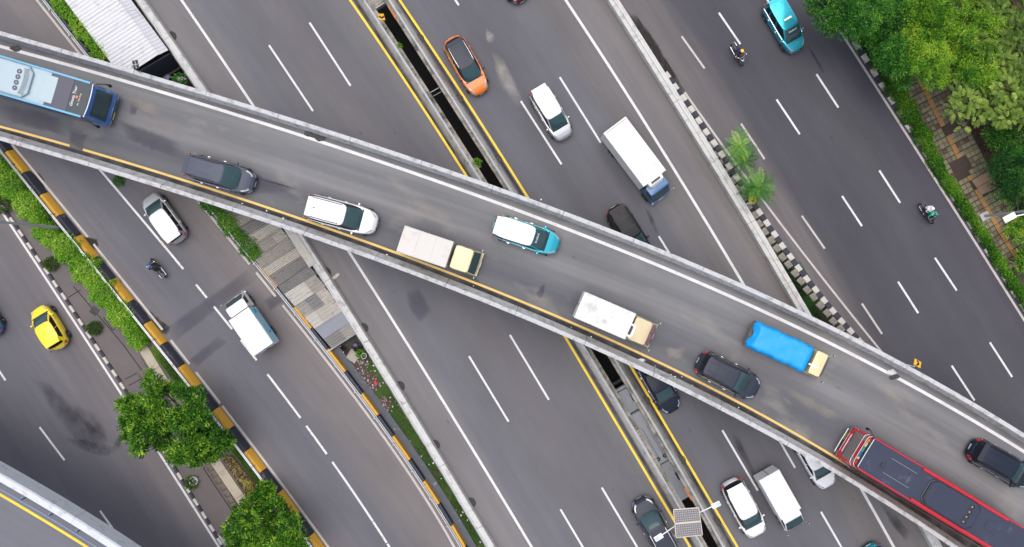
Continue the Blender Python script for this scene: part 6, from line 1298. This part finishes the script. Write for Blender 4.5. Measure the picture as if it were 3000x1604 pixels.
def helmet(root, c, m, visor=True):
    n = 16; rings = []
    for j in range(1, 8):
        t = -.55+(math.pi/2+.55)*j/8; rings.append([(c.x+.145*math.cos(t)*math.cos(2*math.pi*i/n)*1.06, c.y+.125*math.cos(t)*math.sin(2*math.pi*i/n), c.z+.135*math.sin(t)) for i in range(n)])
    o = MB().loft(rings).build('helmet', m, root)
    MB().slab([[Vector((c.x+.160*math.cos(a), c.y+.14*math.sin(a), c.z+z)) for z in (-.05, .0, .05)] for a in np.linspace(-.9, .9, 7)], (.004, 0, 0)).build('visor', GLASSD, o, fix=True)
    f = MB().ell((c.x+.105, c.y, c.z-.05), (.03, .055, .07), 10, 8); f.ell((c.x+.135, c.y, c.z-.05), (.018, .014, .024), 8, 6); f.build('face', SKIN, root)
H1 = mat('helmet_yellow', (.85, .55, .03), .25, 0, .05, 5, .6); H2 = mat('helmet_blue', (.01, .11, .42), .2, .2, .1, 5, .8); H3 = mat('helmet_green', (.03, .16, .12), .25, 0, .05, 5, .6)
m1 = motorcycle('black and white scooter ridden by a person in a yellow helmet', (2173, 190), (2144, 134), paintm('scooter_dark', (.03, .03, .04), .6))
p_, hc = person('person in a yellow helmet and dark blue jacket riding a scooter', m1, -.26, 1.0, mat('jacket_navy', (.02, .022, .10), .8, 0, .2, 8), None, sleeves=False); helmet(p_, hc, H1)
MB().loft([[(.50, .16, .93), (.50, .13, .95)], [(.70, .03, .90), (.66, .0, .93)], [(.70, -.03, .90), (.66, 0, .93)], [(.50, -.16, .93), (.50, -.13, .95)]], False, False, False).build('fairing_stripe', WHT, m1, False)
m2 = motorcycle('dark scooter carrying a rider in green and a passenger in white', (2730, 655), (2694, 598), paintm('scooter_black', (.02, .02, .03), .6))
p_, hc = person('person in a green jacket and green helmet steering a scooter', m2, -.14, 1.0, mat('jacket_green', (.01, .38, .22), .6, 0, .2, 8), None); helmet(p_, hc, mat('helmet_emerald', (.01, .20, .12), .25, 0, .05, 5, .6))
for sd in (1, -1): MB().tube([(.06, sd*.10, 1.50), (.10, sd*.20, 1.44)], .02, 6).build('jacket_stripe', mat('stripe_mint', (.45, .85, .65), .6), p_)
p_, hc = person('person in white clothes and a white veil riding as scooter passenger', m2, -.50, .55, mat('white_clothes', (.78, .76, .78), .8, 0, .05, 6), None, grip=False, pant=mat('navy_trousers', (.03, .028, .07), .85)); WV = mat('white_veil', (.80, .78, .80), .85)
MB().loft([[(hc.x+r_*1.05*math.cos(2*math.pi*i/14)-dx, hc.y+r_*math.sin(2*math.pi*i/14), hc.z+z) for i in range(14)] for r_, z, dx in ((.22, -.34, .03), (.20, -.26, .02), (.115, -.12, .01), (.125, 0, 0), (.10, .09, 0), (.04, .125, 0))], True, False, True).build('veil', WV, p_); MB().ell((hc.x+.10, hc.y, hc.z-.02), (.035, .06, .08), 10, 8).build('face', SKIN, p_)
m3 = motorcycle('black motorcycle ridden by a person in a glossy blue helmet', (447, 762), (484, 811), paintm('scooter_jet', (.02, .02, .024), .6))
p_, hc = person('person in a glossy blue helmet and black jacket on a motorcycle', m3, -.18, 1.15, mat('jacket_black', (.014, .016, .022), .8, 0, .2, 8), None); helmet(p_, hc, H2)
